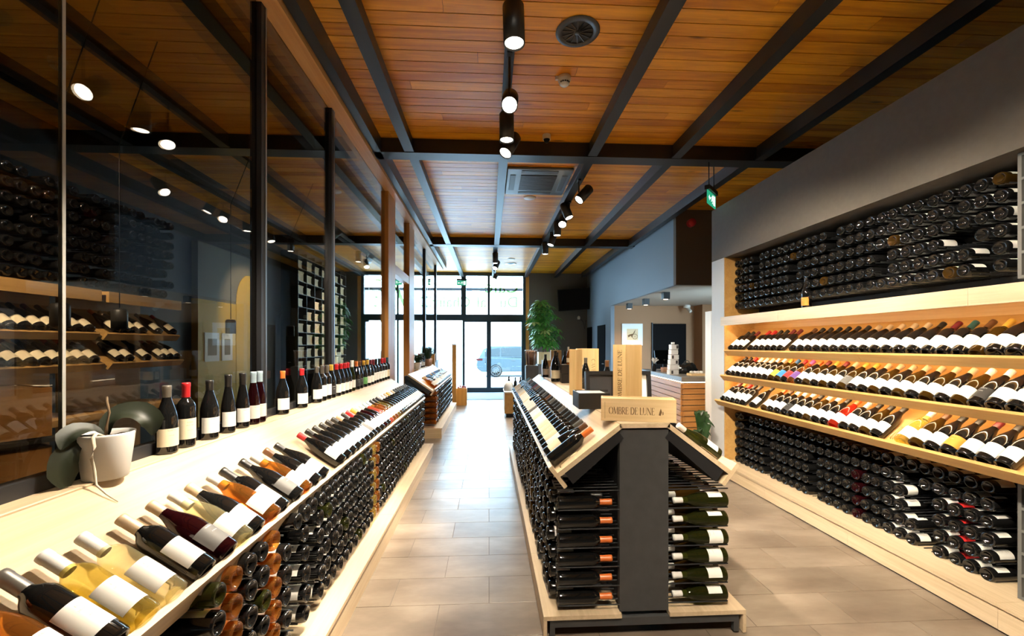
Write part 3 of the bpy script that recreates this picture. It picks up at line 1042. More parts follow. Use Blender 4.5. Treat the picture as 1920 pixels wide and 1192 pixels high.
bx('shelf_underside', M['oak_warm'], un, 2.876, 3.28, U0, U1, 1.848, 1.866)
k = MB()
k.box(2.885, 2.897, U0, U1 - 0.02, 1.838, 1.847)
k.build('led_strip', M['led'], un)
for lx, lz in ((2.975, 1.462), (2.925, 1.160)):
    k = MB()
    k.box(lx, lx + 0.010, U0, U1 - 0.02, lz, lz + 0.008)
    k.build('led_strip', M['led'], un)
for y0, y1 in ((U0, 2.21), (2.212, 3.20), (3.202, 4.2), (4.202, U1)):
    bx('plinth_top', M['oak'], un, 2.79, 3.34, y0, y1, 0.138, 0.158)
    bx('plinth_front', M['oak'], un, 2.800, 2.818, y0, y1, 0.012, 0.137)
bx('plinth_gap', M['black'], un, 2.83, 2.85, U0, U1, 0.0, 0.137)
SH = [Slope((2.93, 1.490), (3.26, 1.767), 1.05), Slope((2.88, 1.187), (3.235, 1.485), 1.05), Slope((2.81, 0.885), (3.215, 1.225), 1.05)]
for s_ in SH:
    s_.build(un, U0, U1, M['oak_warm'], t=0.02, up=0.038, down=0.042, lip_t=0.022, under=False, cuts=(3.22,))
rows = [
    ['ckKw', 'ckKw', 'boYw', 'bkNw', 'bkTw', 'bkMw', 'ukKw', 'ukBw', 'ukBw', 'ukBw', 'ukBw', 'ukBw', 'ukKw', 'ukKw', 'ukKw', 'ukKw', 'ukKw', 'ukKw', 'ukNw', '----', 'bkMw', 'bkMw', 'bkKw', 'bkKw', 'bkRw', 'bkRw', '----', 'bkMw', 'bkKw', 'bkKw'],
    ['ckWw', 'ckKw', 'ukWk', 'uoWw', 'ukBw', 'uoBw', 'ukBw', 'uoBw', 'ukBw', 'uoBw', 'ukBw', 'ukYw', 'uoYg', 'ukBw', 'uoMw', 'ukYw', 'uoMw', 'ukOc', 'uaPp', 'ukRr', 'uoUb', 'uoYy', 'ukWw', 'ukWw', 'bkWw', 'bkWw', 'bkWw', 'ukRw', 'ukKw', 'ukKw'],
    ['ukKw', 'ukKw', 'ukMw', 'ukKo', 'ukKw', 'uoNw', 'uyWw', '----', 'ukKw', 'uoKw', 'ukKw', 'bkWw', 'urOw', 'ukKw', 'ukWw', 'uoWw', 'ukKw', 'ukWw', 'ukWk', 'ukWw', 'ukNw', 'uoOw', '----', 'ukKw', '----', 'bkKw', 'bkKw', 'bkRw', 'ukYw', 'bkMw'],
]
PLACES = ('top', 'middle', 'bottom')
for ri, (row, s_) in enumerate(zip(rows, SH)):
    n_ = 0
    for i, sp in enumerate(row):
        yb = (2.31, 2.27, 2.27)[ri] - 0.0965 + 0.0965 * i
        if sp == '----':
            s_.pin(un, yb - 0.02)
            s_.pin(un, yb + 0.03)
            continue
        n_ += 1
        if i and row[i - 1] != '----' and ri != 0 and i % 2 == 0:
            s_.pin(un, yb - 0.048)
        bottle(sp, s_.at(sp[0], yb), say(sp, f"{nth(n_)} from near end of wall unit's {PLACES[ri]} shelf"), f"bottles leaning on the wall unit's {PLACES[ri]} shelf")
ZR = [0.195 + 0.1055 * i for i in range(6)][::-1]
ZU = [2.05 + 0.1015 * i for i in range(6)][::-1]
for z in ZR + ZU:
    pegs(un, 3.03, 3.335, [2.425 + 0.0935 * i for i in range(29)] if z < 1 else [2.36 + 0.0960 * i for i in range(29)], z)


def pick_low(c_, r_):
    if (c_ == 4 and r_ > 1) or (c_ == 5 and r_ in (1, 2, 3)) or (c_ in (15, 22) and r_ > 1) or (c_ == 26 and r_ < 2):
        return None
    if c_ == 10:
        return 'udRw' if r_ > 1 else 'ukMw'
    return ('u' if (c_ + r_ * 2) % 4 else 'b') + ('r' if (c_ == 2 and r_ == 9) else 'k') + 'K' + ('r' if c_ == 2 and r_ > 1 else 'w')


def pick_up(c_, r_):
    if (c_ == 1 and r_ in (4, 5)) or (c_ in (2, 3) and r_ == 3) or (c_ == 8 and r_ in (3, 4)) or (c_ in (13, 14) and r_ < 2 and c_ == 13) or (c_ == 18 and r_ in (2, 3)) or (c_ == 24 and r_ < 3):
        return None
    return ('u' if (c_ * 3 + r_) % 5 else 'b') + ('o' if (c_ * 11 + r_ * 5) % 29 == 0 else 'k') + 'Kw'


rack(2.995, 1, [2.425 + 0.0935 * i for i in range(29)], ZR, 'wall unit lower rack', "bottles in the wall unit's lower rack", pick_low)
rack(2.995, 1, [2.36 + 0.0960 * i for i in range(29)], ZU, 'wall unit upper rack', "bottles in the wall unit's upper rack", pick_up)
# grey cubby grids at the near end
for z0, z1, nm in ((0.16, 0.80, 'lower_cubby_grid'), (1.95, 2.65, 'upper_cubby_grid')):
    k = MB()
    for y in (2.235, 2.075, 1.915, 1.755):
        k.box(2.96, 3.33, y - 0.009, y + 0.009, z0, z1)
    n_ = 5
    for i in range(n_ + 1):
        z = z0 + 0.009 + (z1 - z0 - 0.018) * i / n_
        for ya, yb in ((1.764, 1.906), (1.924, 2.066), (2.084, 2.226)):
            k.box(2.96, 3.33, ya, yb, z - 0.008, z + 0.008)
    k.build(nm, M['grey_board'], un)
    for i in range(n_):
        z = z0 + 0.017 + (z1 - z0 - 0.018) * i / n_ + 0.042
        bottle('ukKw', frame((1, 0, 0), (0, 0, 1), (3.0, 2.155, z)), f'dark bottle end, {nth(n_ - i)} from top in {"lower" if z0 < 1 else "upper"} grey cubby grid of wall unit', 'bottles in the grey cubby grids', seg=16)
bottle('ukKo', Matrix.Translation((3.02, 3.92, 1.9175)) @ Matrix.Rotation(PI, 4, 'Z'), 'single dark bottle with orange label standing on the top shelf of the wall unit', 'standing bottles')
bx('tall_cabinet', M['white'], None, 2.90, 3.5, 5.45, 5.60, 0.0, 2.02, label='tall narrow white cabinet standing right behind the end of the wall unit', category='cabinet')

# ------------------------------------------------------------------ shelf units and crate wall of the room behind the glass
for ua, ub, which in ((1.8, 3.85, 'near'), (3.92, 4.80, 'far')):
    u2 = thing('wall_shelf_unit', f'dim oak shelf unit behind the smoked glass, {which} one of two', 'shelf unit', (-3.5, ua, 0))
    bx('back_lining', M['oak_warm'], u2, -3.76, -3.74, ua, ub, 0.2, 2.05)
    bx('fascia', M['oak_warm'], u2, -3.34, -3.315, ua, ub, 1.95, 2.045)
    bx('top_shelf', M['oak_warm'], u2, -3.74, -3.34, ua, ub, 2.015, 2.045)
    bx('lower_board', M['oak_warm'], u2, -3.74, -3.30, ua, ub, 0.95, 1.0)
    lrows = (Slope((-3.36, 1.665), (-3.66, 1.90)), Slope((-3.32, 1.405), (-3.64, 1.655)))
    for ri, s_ in enumerate(lrows):
        s_.build(u2, ua, ub, M['oak_warm'], t=0.016, up=0.03, down=0.04, under=False)
        n_ = int((ub - ua) / 0.1)
        m_ = 0
        for i in range(n_):
            y = ub - 0.08 - 0.1 * i
            if y < 2.85 or (which == 'far' and (i * 3 + ri) % 7 in (2, 3)):
                continue
            m_ += 1
            sp = 'uk' + ('RMBBKOKB'[(i * 3 + ri * 2) % 8]) + 'c'
            bottle(sp, s_.at('u', y), say(sp, f'{nth(m_)} from far end, {("upper", "lower")[ri]} row, {which} unit behind glass'), 'bottles in the units behind the glass', seg=14)
for r_ in range(8):
    for c_ in range(30):
        y = 1.95 + 0.0975 * c_
        if (c_ * 7 + r_ * 3) % 11 in (0, 5):
            continue
        FAR_RACK.append((frame((-1, 0, 0), (0, 0, 1), (-3.40, y, 2.11 + 0.105 * r_)), 'ukKw'))

cs = thing('crate_shelf', 'black steel wall shelf full of wooden wine crates in the back room', 'shelf', (-4.5, 10, 0))
CY, CZ = [9.95 + 0.46 * i for i in range(8)], [1.00 + 0.292 * i for i in range(10)]
for z in CZ:
    bx('shelf_board', M['steel'], cs, XL + 0.06, -4.30, CY[0] - 0.04, CY[-1] - 0.02, z - 0.02, z - 0.008)
for y in CY:
    bx('upright', M['steel'], cs, XL + 0.06, -4.31, y - 0.035, y - 0.02, 0.0, 3.72)


def crate_mesh(L, D, H):
    k = MB()
    t = 0.012
    k.box(-D, 0, 0, L, 0, H)
    k.box(0.001, t, 0, L, 0, 0.03)
    k.box(0.001, t, 0, L, H - 0.03, H)
    return k.mesh('crate', M['crate_wood_z'])


CM = [crate_mesh(0.30, 0.3, 0.20), crate_mesh(0.33, 0.3, 0.24), crate_mesh(0.24, 0.3, 0.19)]
for c_ in range(7):
    for r_ in range(9):
        q = (c_ * 5 + r_ * 7) % 12
        if q in (4,):
            continue
        place('wine_crate', CM[q % 3], Matrix.Translation((-4.36, CY[c_] + 0.02 + 0.01 * (q % 4), CZ[r_] - 0.007)), None,
              label=f'wooden wine crate, {nth(9 - r_)} shelf from top, {nth(c_ + 1)} bay from near end of crate wall', category='crate', group='crates on the steel wall shelf')
# ------------------------------------------------------------------ bottles standing on the sill of the left counter
stand = [(313, 'ukGc', 'stout, nearest the orchid'), (349, 'bkRc', 'beside the orchid end'), (393, 'ukKw', ''), (428, 'rkKw', ''), (455, 'rkKw', ''), (475, 'rdLw', ''), (487, 'rdLw', ''), (530, 'ukOw', ''),
         (566, 'ukRw', ''), (594, 'ukGw', ''), (604, 'bkGw', ''), (613, 'bkGw', ''), (621, 'ukYk', ''), (631, 'ukRw', ''), (639, 'ukRw', ''), (646, 'ukRw', ''), (652, 'ukRw', ''), (660, 'rgWw', ''),
         (668, 'ukOk', ''), (674, 'ukNk', ''), (682, 'ukYe', ''), (689, 'ukYw', ''), (695, 'ukMw', ''), (700, 'bkMw', ''), (705, 'bkKw', ''), (711, 'bkKw', ''), (716, 'bkRw', ''), (721, 'bkRw', ''), (726, 'bkTc', '')]
SX = -1.425
n_ = 0
for px, sp, _ in stand:
    t = (px - 960) / F_PX
    c, s_ = math.cos(YAW), math.sin(YAW)
    y = SX * (c - t * s_) / (s_ + t * c)
    if px > 560 and n_ and y - last < 0.094:
        y = last + 0.094
    if y > 6.1:
        break
    last = y
    n_ += 1
    bottle(sp, Matrix.Translation((SX, y, 1.1005)) @ Matrix.Rotation(-0.55, 4, 'Z'), say(sp, f'{nth(n_)} from near end standing along glass partition'), 'bottles standing along the glass partition')
for i, (y, sp) in enumerate(((8.75, 'ukRw'), (9.05, 'bkBw'), (9.3, 'ukKw'))):
    bottle(sp, Matrix.Translation((-1.42, y, 1.1005)) @ Matrix.Rotation(-0.5, 4, 'Z'), say(sp, f'{nth(i + 1)} standing on sill of second counter'), 'bottles standing on the second counter', seg=14)

# ------------------------------------------------------------------ orchid


def blade(spine, widths, normal, curl=0.25, nw=6, thick=0.002):
    """leaf surface along a spine; widths per spine point; curl lifts the edges"""
    sp = [Vector(p) for p in spine]
    # resample
    P, W = [], []
    for i in range(len(sp) - 1):
        for q in range(3):
            t = q / 3
            p0, p1, p2, p3 = sp[max(i - 1, 0)], sp[i], sp[i + 1], sp[min(i + 2, len(sp) - 1)]
            P.append(0.5 * ((2 * p1) + (p2 - p0) * t + (2 * p0 - 5 * p1 + 4 * p2 - p3) * t * t + (3 * p1 - p0 - 3 * p2 + p3) * t ** 3))
            W.append(widths[i] + (widths[i + 1] - widths[i]) * t)
    P.append(sp[-1])
    W.append(widths[-1])
    k = MB()
    vs, fs = [], []
    n = len(P)
    N = Vector(normal)
    for i in range(n):
        d = (P[min(i + 1, n - 1)] - P[max(i - 1, 0)]).normalized()
        side = d.cross(N).normalized()
        up = side.cross(d).normalized()
        for j in range(nw + 1):
            u = 2 * j / nw - 1
            vs.append(P[i] + side * W[i] * u + up * curl * W[i] * (u * u) - up * 0.004 * (abs(u) < 0.01))
    for i in range(n - 1):
        for j in range(nw):
            a = i * (nw + 1) + j
            fs.append((a, a + 1, a + nw + 2, a + nw + 1))
    k.add(vs, fs, smooth=True)
    return k


OX, OY = -1.385, 1.625
orc = thing('potted_orchid', 'orchid without flowers in a white ceramic pot on the left counter sill', 'plant', (OX, OY, 1.1))
k = MB()
k.lathe([(0.001, 0), (0.060, 0), (0.064, 0.004), (0.082, 0.155), (0.083, 0.163), (0.077, 0.163), (0.074, 0.150), (0.070, 0.145)], 40)
k.v = [(v[0] + OX, v[1] + OY, v[2] + 1.1005) for v in k.v]
k.build('pot', M['pot'], orc)
k = MB()
k.lathe([(0.001, 0.147), (0.05, 0.150), (0.072, 0.145)], 20)
k.v = [(v[0] + OX, v[1] + OY, v[2] + 1.1005 + 0.004 * math.sin(v[0] * 900)) for v in k.v]
k.build('bark', M['soil'], orc)
O = lambda x, y, z: (OX + x, OY + y, 1.1 + z)
blade([O(0, 0, 0.15), O(0.0, 0.01, 0.195), O(0.025, 0.035, 0.225), O(0.070, 0.06, 0.222), O(0.105, 0.075, 0.185), O(0.105, 0.075, 0.135)], [0.010, 0.026, 0.040, 0.044, 0.036, 0.004], (0.2, -0.6, 0.8), 0.35).build('leaf', M['orchid_leaf'], orc)
blade([O(0, -0.01, 0.15), O(-0.015, -0.03, 0.18), O(-0.03, -0.07, 0.185), O(-0.04, -0.105, 0.165), O(-0.04, -0.12, 0.13)], [0.008, 0.022, 0.032, 0.028, 0.004], (0.5, -0.1, 0.85), 0.3).build('leaf', M['orchid_leaf'], orc)
blade([O(-0.01, -0.02, 0.145), O(-0.03, -0.075, 0.145), O(-0.035, -0.115, 0.10), O(-0.03, -0.125, 0.05), O(-0.025, -0.12, 0.004)], [0.008, 0.022, 0.036, 0.038, 0.012], (0.75, -0.6, 0.3), 0.2).build('leaf', M['orchid_leaf'], orc)
k = MB()
k.tube([O(0.0, -0.01, 0.15), O(0.01, -0.05, 0.167), O(0.025, -0.08, 0.160), O(0.035, -0.085, 0.13), O(0.03, -0.09, 0.09), O(0.035, -0.085, 0.05), O(0.04, -0.085, 0.0), O(0.07, -0.08, -0.035), O(0.10, -0.07, -0.065)], [0.006, 0.006, 0.006, 0.005, 0.005, 0.0045, 0.004, 0.003, 0.0015], 7)
k.build('aerial_root', M['root'], orc)
k = MB()
k.tube([O(0.0, 0.0, 0.14), O(0.012, -0.012, 0.185), O(0.02, -0.01, 0.235), O(-0.005, 0.01, 0.275), O(-0.03, 0.04, 0.285)], [0.006, 0.005, 0.004, 0.004, 0.003], 6)
k.build('flower_stem', M['bark'], orc)


# crates standing behind the smoked glass at the near end
def stroke_letters():
    """capital strokes as (thick?, polyline) in a 1-high cell; serif capitals are drawn with thick stems and thin bars"""
    T, t = 0.105, 0.038
    arc = lambda cx, cy, rx, ry, a0, a1, n=14: [(cx + rx * math.cos(R(a0 + (a1 - a0) * i / n)), cy + ry * math.sin(R(a0 + (a1 - a0) * i / n))) for i in range(n + 1)]
    ser = lambda x, y, h=0.13: ([(x - h, y), (x + h, y)], t)
    return {
        'O': (0.95, [(arc(0.46, 0.5, 0.40, 0.48, 60, 120, 6), t), (arc(0.46, 0.5, 0.40, 0.48, 120, 240), T), (arc(0.46, 0.5, 0.40, 0.48, 240, 300, 6), t), (arc(0.46, 0.5, 0.40, 0.48, -60, 60), T)]),
        'M': (1.05, [([(0.12, 0), (0.16, 1)], t), ([(0.16, 1), (0.50, 0.05)], T), ([(0.50, 0.05), (0.85, 1)], t), ([(0.85, 1), (0.90, 0)], T), ser(0.12, 0.02), ser(0.90, 0.02), ser(0.13, 0.98, 0.08), ser(0.88, 0.98, 0.08)]),
        'B': (0.70, [([(0.14, 0), (0.14, 1)], T), ([(0.05, 0.98), (0.34, 0.98)], t), ([(0.14, 0.53), (0.36, 0.53)], t), ([(0.05, 0.02), (0.36, 0.02)], t), (arc(0.34, 0.755, 0.19, 0.225, -90, 90), T * 0.8), (arc(0.36, 0.275, 0.23, 0.255, -90, 90), T * 0.8)]),
        'R': (0.78, [([(0.14, 0), (0.14, 1)], T), ([(0.05, 0.98), (0.34, 0.98)], t), ([(0.14, 0.48), (0.36, 0.48)], t), (arc(0.34, 0.73, 0.22, 0.25, -90, 90), T * 0.8), ([(0.32, 0.48), (0.72, 0.02)], T), ser(0.14, 0.02)]),
        'E': (0.68, [([(0.14, 0), (0.14, 1)], T), ([(0.05, 0.98), (0.56, 0.98)], t), ([(0.14, 0.52), (0.44, 0.52)], t), ([(0.05, 0.02), (0.60, 0.02)], t), ([(0.56, 0.84), (0.56, 0.99)], t), ([(0.60, 0.0), (0.60, 0.18)], t), ([(0.44, 0.44), (0.44, 0.60)], t)]),
        'D': (0.88, [([(0.14, 0), (0.14, 1)], T), ([(0.05, 0.98), (0.38, 0.98)], t), ([(0.05, 0.02), (0.38, 0.02)], t), (arc(0.36, 0.5, 0.40, 0.48, -90, 90), T)]),
        'L': (0.62, [([(0.14, 0), (0.14, 1)], T), ([(0.05, 0.02), (0.55, 0.02)], t), ([(0.55, 0), (0.55, 0.2)], t), ser(0.14, 0.98)]),
        'U': (0.86, [([(0.14, 1), (0.14, 0.3)], T), (arc(0.42, 0.3, 0.28, 0.29, 180, 360), t * 1.4), ([(0.70, 0.3), (0.70, 1)], t), ser(0.14, 0.98), ser(0.70, 0.98, 0.1)]),
        'N': (0.92, [([(0.12, 0), (0.12, 1)], t), ([(0.12, 1), (0.76, 0.02)], T), ([(0.76, 0), (0.76, 1)], t), ser(0.12, 0.02), ser(0.12, 0.98, 0.08), ser(0.76, 0.98)]),
        'C': (0.80, [(arc(0.46, 0.5, 0.40, 0.48, 100, 260), T), (arc(0.46, 0.5, 0.40, 0.48, 40, 100, 6), t), (arc(0.46, 0.5, 0.40, 0.48, 260, 320, 6), t)]),
        'A': (0.86, [([(0.06, 0), (0.42, 1)], t), ([(0.42, 1), (0.78, 0)], T), ([(0.2, 0.36), (0.64, 0.36)], t), ser(0.06, 0.02, 0.1), ser(0.78, 0.02)]),
        'V': (0.84, [([(0.06, 1), (0.40, 0)], T), ([(0.40, 0), (0.74, 1)], t), ser(0.06, 0.98), ser(0.74, 0.98, 0.1)]),
        'H': (0.92, [([(0.14, 0), (0.14, 1)], T), ([(0.74, 0), (0.74, 1)], T), ([(0.14, 0.5), (0.74, 0.5)], t), ser(0.14, 0.02), ser(0.74, 0.02), ser(0.14, 0.98), ser(0.74, 0.98)]),
        'T': (0.76, [([(0.38, 0), (0.38, 1)], T), ([(0.04, 0.98), (0.72, 0.98)], t), ser(0.38, 0.02), ([(0.04, 0.82), (0.04, 0.99)], t), ([(0.72, 0.82), (0.72, 0.99)], t)]),
        ' ': (0.36, []),
    }


LET = stroke_letters()


def serif(word, height, width=None, depth=0.0006):
    """flat serif lettering in the XY plane centred on the origin; arch gives (radius) bending left out"""
    adv = [LET[c][0] for c in word]
    tot = sum(adv)
    sx = height if width is None else width / tot
    k = MB()
    x = -tot / 2
    for c, a in zip(word, adv):
        for line, th in LET[c][1]:
            for (ax, ay), (bx_, by) in zip(line[:-1], line[1:]):
                p, q = Vector(((ax + x) * sx, (ay - 0.5) * height)), Vector(((bx_ + x) * sx, (by - 0.5) * height))
                d = (q - p)
                if d.length < 1e-6:
                    continue
                d.normalize()
                o = Vector((-d.y, d.x)) * (th * height / 2)
                e = d * 0.002 * height
                poly = [p - o - e, q - o + e, q + o + e, p + o - e]
                k.prism([(v.x, v.y) for v in poly], 0, depth, 'z')
        x += a
    return k


def crate_box(name, label, L, D, H, mat4, group=None, m='crate_wood', lid=True, cat='box'):
    """wooden bottle box: local x is the length, y the depth (front at -D/2), z up"""
    o = place(name, None, mat4, None, label=label, category=cat)
    if group:
        o['group'] = group
    t = 0.009
    for nm, b in (('front_board', (-L / 2, L / 2, -D / 2, -D / 2 + t, 0, H)), ('back_board', (-L / 2, L / 2, D / 2 - t, D / 2, 0, H)),
                  ('end_board', (-L / 2, -L / 2 + t, -D / 2 + t, D / 2 - t, 0, H)), ('end_board', (L / 2 - t, L / 2, -D / 2 + t, D / 2 - t, 0, H)),
                  ('bottom_board', (-L / 2 + t, L / 2 - t, -D / 2 + t, D / 2 - t, 0, t))) + ((('lid_board', (-L / 2 + t, L / 2 - t, -D / 2 + t, D / 2 - t, H - 0.012, H - 0.005)),) if lid else ()):
        k = MB()
        k.bbox(*b, 0.0012)
        place(nm, k.mesh(nm, M[m]), None, o)
    return o


for i, (cx, cy, z, rz, lab) in enumerate(((-2.06, 1.72, 0.965, 62, 'dim wooden crate with burnt cross emblem behind the glass, lowest beside the orchid'), (-2.06, 1.72, 1.205, 62, 'dim wooden crate above the cross emblem crate behind the glass'),
                                          (-3.48, 3.10, 1.0, 90, 'dim wooden crate with paper label on the lower board of the near unit behind glass'))):
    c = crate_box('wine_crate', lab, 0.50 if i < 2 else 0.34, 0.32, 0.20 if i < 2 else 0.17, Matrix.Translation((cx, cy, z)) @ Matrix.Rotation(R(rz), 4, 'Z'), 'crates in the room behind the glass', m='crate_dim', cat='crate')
    if i == 0:
        e = MB()
        for a in range(4):
            q = Matrix.Rotation(a * PI / 2, 4, 'Z')
            e.prism([(-0.006, 0.004), (0.006, 0.004), (0.018, 0.042), (-0.018, 0.042)], 0, 0.0006, 'z', mat=q)
        o = place('cross_emblem', e.mesh('cross_emblem', M['ink_black']), Matrix.Translation((0.02, -0.1605, 0.085)) @ Matrix.Rotation(PI / 2, 4, 'X'), c)
        word = 'CHATEAU DE'
        for n_, ch in enumerate(word):
            if ch == ' ':
                continue
            th = R(140 - 100 * n_ / (len(word) - 1))
            kk = serif(ch, 0.022)
            place('letter', kk.mesh('letter', M['ink_black']), Matrix.Translation((0.02 + 0.085 * math.cos(th), -0.1605, 0.085 + 0.085 * math.sin(th))) @ Matrix.Rotation(PI / 2, 4, 'X') @ Matrix.Rotation(th - PI / 2, 4, 'Z'), c)
    if i == 2:
        k = MB()
        k.box(-0.10, 0.10, -0.1612, -0.1605, 0.03, 0.14)
        place('paper_label', k.mesh('paper_label', LABELS['c'][1]), None, c)
cr = thing('crate_stand', 'black steel stand holding wooden crates behind the smoked glass', 'stand', (-2.1, 1.72, 0))
for z in (0.96, 1.20):
    k = MB()
    k.box(-0.28, 0.28, -0.18, 0.18, z - 0.016, z - 0.001, 0, Matrix.Translation((-2.06, 1.72, 0)) @ Matrix.Rotation(R(62), 4, 'Z'))
    k.build('shelf_board', M['steel'], cr)
for a, b in ((-0.27, -0.17), (0.27, -0.17), (-0.27, 0.17), (0.27, 0.17)):
    k = MB()
    k.box(a - 0.012, a + 0.012, b - 0.012, b + 0.012, 0, 1.20, 0, Matrix.Translation((-2.06, 1.72, 0)) @ Matrix.Rotation(R(62), 4, 'Z'))
    k.build('upright', M['steel'], cr)

# ------------------------------------------------------------------ things on the island's ridge
RZ = 1.1555
FRONT = Matrix.Rotation(PI / 2, 4, 'X')
b1 = crate_box('wine_box', 'pale pine wine box reading OMBRE DE LUNE lying on the island ridge', 0.40, 0.12, 0.125, Matrix.Translation((0.836, 2.375, RZ)) @ Matrix.Rotation(R(-15), 4, 'Z'))
kk = serif('OMBRE DE LUNE', 0.040, 0.245)
place('lettering', kk.mesh('lettering', M['ink']), Matrix.Translation((-0.035, -0.0601, 0.058)) @ FRONT, b1)
k = MB()
k.prism([(-0.010, -0.017), (0.0, -0.020), (0.007, 0.0), (0.001, 0.02), (-0.004, 0.006)], 0, 0.0006, 'z')
k.prism([(0.010, -0.017), (0.015, -0.012), (0.014, 0.004), (0.010, 0.0)], 0, 0.0006, 'z')
place('emblem', k.mesh('emblem', M['ink']), Matrix.Translation((0.118, -0.0601, 0.056)) @ FRONT, b1)
k = MB()
k.box(-0.180, -0.1785, -0.0604, -0.06, 0.012, 0.105)
place('groove', k.mesh('groove', M['ink']), None, b1)
b2 = crate_box('wine_box', 'pine wine box with vertical lettering standing upright behind the lying one', 0.130, 0.130, 0.425, Matrix.Translation((0.895, 2.73, RZ)) @ Matrix.Rotation(R(-70), 4, 'Z'), m='crate_wood_z')
kk = serif('OMBRE DE LUNE', 0.042, 0.32)
place('lettering', kk.mesh('lettering', M['ink']), Matrix.Translation((0.008, -0.0652, 0.232)) @ FRONT @ Matrix.Rotation(PI / 2, 4, 'Z'), b2)

gb = thing('gift_box', 'black gift box with open lid and white satin inside on the island', 'gift box', (0.84, 2.9, RZ))
GZ = RZ
for nm, b in (('front_side', (0.590, 0.800, 2.785, 2.795, GZ, GZ + 0.105)), ('back_side', (0.590, 0.800, 2.985, 2.995, GZ, GZ + 0.105)), ('end_side', (0.590, 0.600, 2.795, 2.985, GZ, GZ + 0.105)),
              ('end_side', (0.790, 0.800, 2.795, 2.985, GZ, GZ + 0.105)), ('base', (0.600, 0.790, 2.795, 2.985, GZ, GZ + 0.01))):
    bx(nm, M['gift_black'], gb, *b, 0.002)
bx('satin_cushion', M['satin'], gb, 0.602, 0.788, 2.797, 2.983, GZ + 0.06, GZ + 0.102, 0.012)
LID = Matrix.Translation((0, 3.0, GZ + 0.002)) @ Matrix.Rotation(R(-6), 4, 'X')
k = MB()
for b in ((0.690, 0.718, 0, 0.05, 0, 0.235), (1.135, 1.163, 0, 0.05, 0, 0.235), (0.718, 1.135, 0, 0.05, 0, 0.026), (0.718, 1.135, 0, 0.05, 0.209, 0.235)):
    k.box(*b, 0, LID)
k.build('lid_frame', M['gift_black'], gb)
k = MB()
k.box(0.718, 0.975, 0.02, 0.03, 0.026, 0.209, 0, LID)
k.build('lid_lining', M['gift_grey'], gb)
k = MB()
k.box(0.976, 1.135, 0.02, 0.03, 0.026, 0.209, 0, LID)
k.build('lid_satin', M['satin'], gb)
k = MB()
k.box(0.79, 0.85, 0.012, 0.02, 0.09, 0.102, 0, LID)
k.build('ribbon', M['black'], gb)

b3 = crate_box('wine_crate', 'tall golden pine crate standing on the island ridge, narrow front', 0.078, 0.078, 0.385, Matrix.Translation((0.735, 3.60, RZ)) @ Matrix.Rotation(R(38), 4, 'Z'), m='crate_wood_z', cat='crate')
b4 = crate_box('wine_crate', 'wide pine crate lettered CAVE standing behind a dark bottle on island', 0.22, 0.10, 0.385, Matrix.Translation((0.995, 4.30, RZ)) @ Matrix.Rotation(R(-6), 4, 'Z'), m='crate_wood_z', cat='crate')
kk = serif('CAVE', 0.035, 0.13)
place('lettering', kk.mesh('lettering', M['ink']), Matrix.Translation((0.055, -0.0502, 0.215)) @ FRONT @ Matrix.Rotation(-PI / 2, 4, 'Z'), b4)
k = MB()
for q in (0.0, 0.012, 0.024):
    k.prism([(q, 0), (q + 0.006, 0.02), (q + 0.003, 0.03), (q - 0.004, 0.012)], 0, 0.0006, 'z')
place('emblem', k.mesh('emblem', M['ink']), Matrix.Translation((-0.05, -0.0502, 0.20)) @ FRONT, b4)
bottle('ukG-', Matrix.Translation((0.93, 4.08, RZ)), 'dark burgundy bottle with grey cap standing before the CAVE crate', 'bottles standing on the island')
bottle('ukNg', Matrix.Translation((0.955, 3.42, RZ)), 'dark bottle half hidden between the gift box lid and upright wine box', 'bottles standing on the island')
b5 = thing('black_box_stack', 'two stacked matt black bottle boxes on the island ridge', 'box', (0.87, 4.75, RZ))
for i in range(2):
    bx('box', M['gift_black'], b5, 0.80, 0.95, 4.68, 4.80, RZ + 0.103 * i, RZ + 0.103 * i + 0.101, 0.003)
for i, (x, y, sp, d) in enumerate(((0.76, 4.88, 'ckKc', 'tall dark bottle at the aisle side of the black boxes'), (0.985, 4.82, 'ckKw', 'tall dark bottle at the till side of the black boxes'), (0.88, 4.93, 'ckKw', 'tall dark bottle right behind the black boxes'),
                                   (0.80, 5.02, 'ukKw', 'dark bottle at the back of the group behind the black boxes'))):
    bottle(sp, Matrix.Translation((x, y, RZ)) @ Matrix.Rotation(-1.6, 4, 'Z') @ Matrix.Scale(1.12, 4), d, 'bottles standing on the island')
bottle('raWc', Matrix.Translation((0.885, 4.74, RZ + 0.205)) @ Matrix.Rotation(-1.6, 4, 'Z') @ Matrix.Scale(0.62, 4), 'small amber spirit bottle with pale cap on top of the black boxes', 'bottles standing on the island')
for i, (x, y, z, L, H, lab) in enumerate(((0.80, 5.72, RZ, 0.17, 0.115, 'small pine box, lower aisle side one of the pile at the far end'), (0.90, 5.58, RZ, 0.17, 0.115, 'small pine box, lower till side one of the pile at the far end'),
                                          (0.85, 5.65, RZ + 0.117, 0.29, 0.10, 'wide pine box lying across the two small ones at the far end'), (0.90, 5.74, RZ + 0.219, 0.14, 0.13, 'golden pine box, topmost of the pile at the far end'))):
    crate_box('wine_box', lab, L, 0.16 if i < 2 else 0.2, H, Matrix.Translation((x, y, z)) @ Matrix.Rotation(R(6 - 4 * i), 4, 'Z'), 'small pine boxes at the far end of the island')
bottle('ukKw', Matrix.Translation((0.735, 5.55, RZ)) @ Matrix.Rotation(-1.6, 4, 'Z'), 'dark bottle standing at the aisle side of the small pine boxes', 'bottles standing on the island')
k = MB()
k.bbox(0.765, 0.81, 5.42, 5.47, RZ, RZ + 0.14, 0.003)
k.build('card_holder', M['paper'], None, label='small white card stand before the pine boxes on the island', category='card')
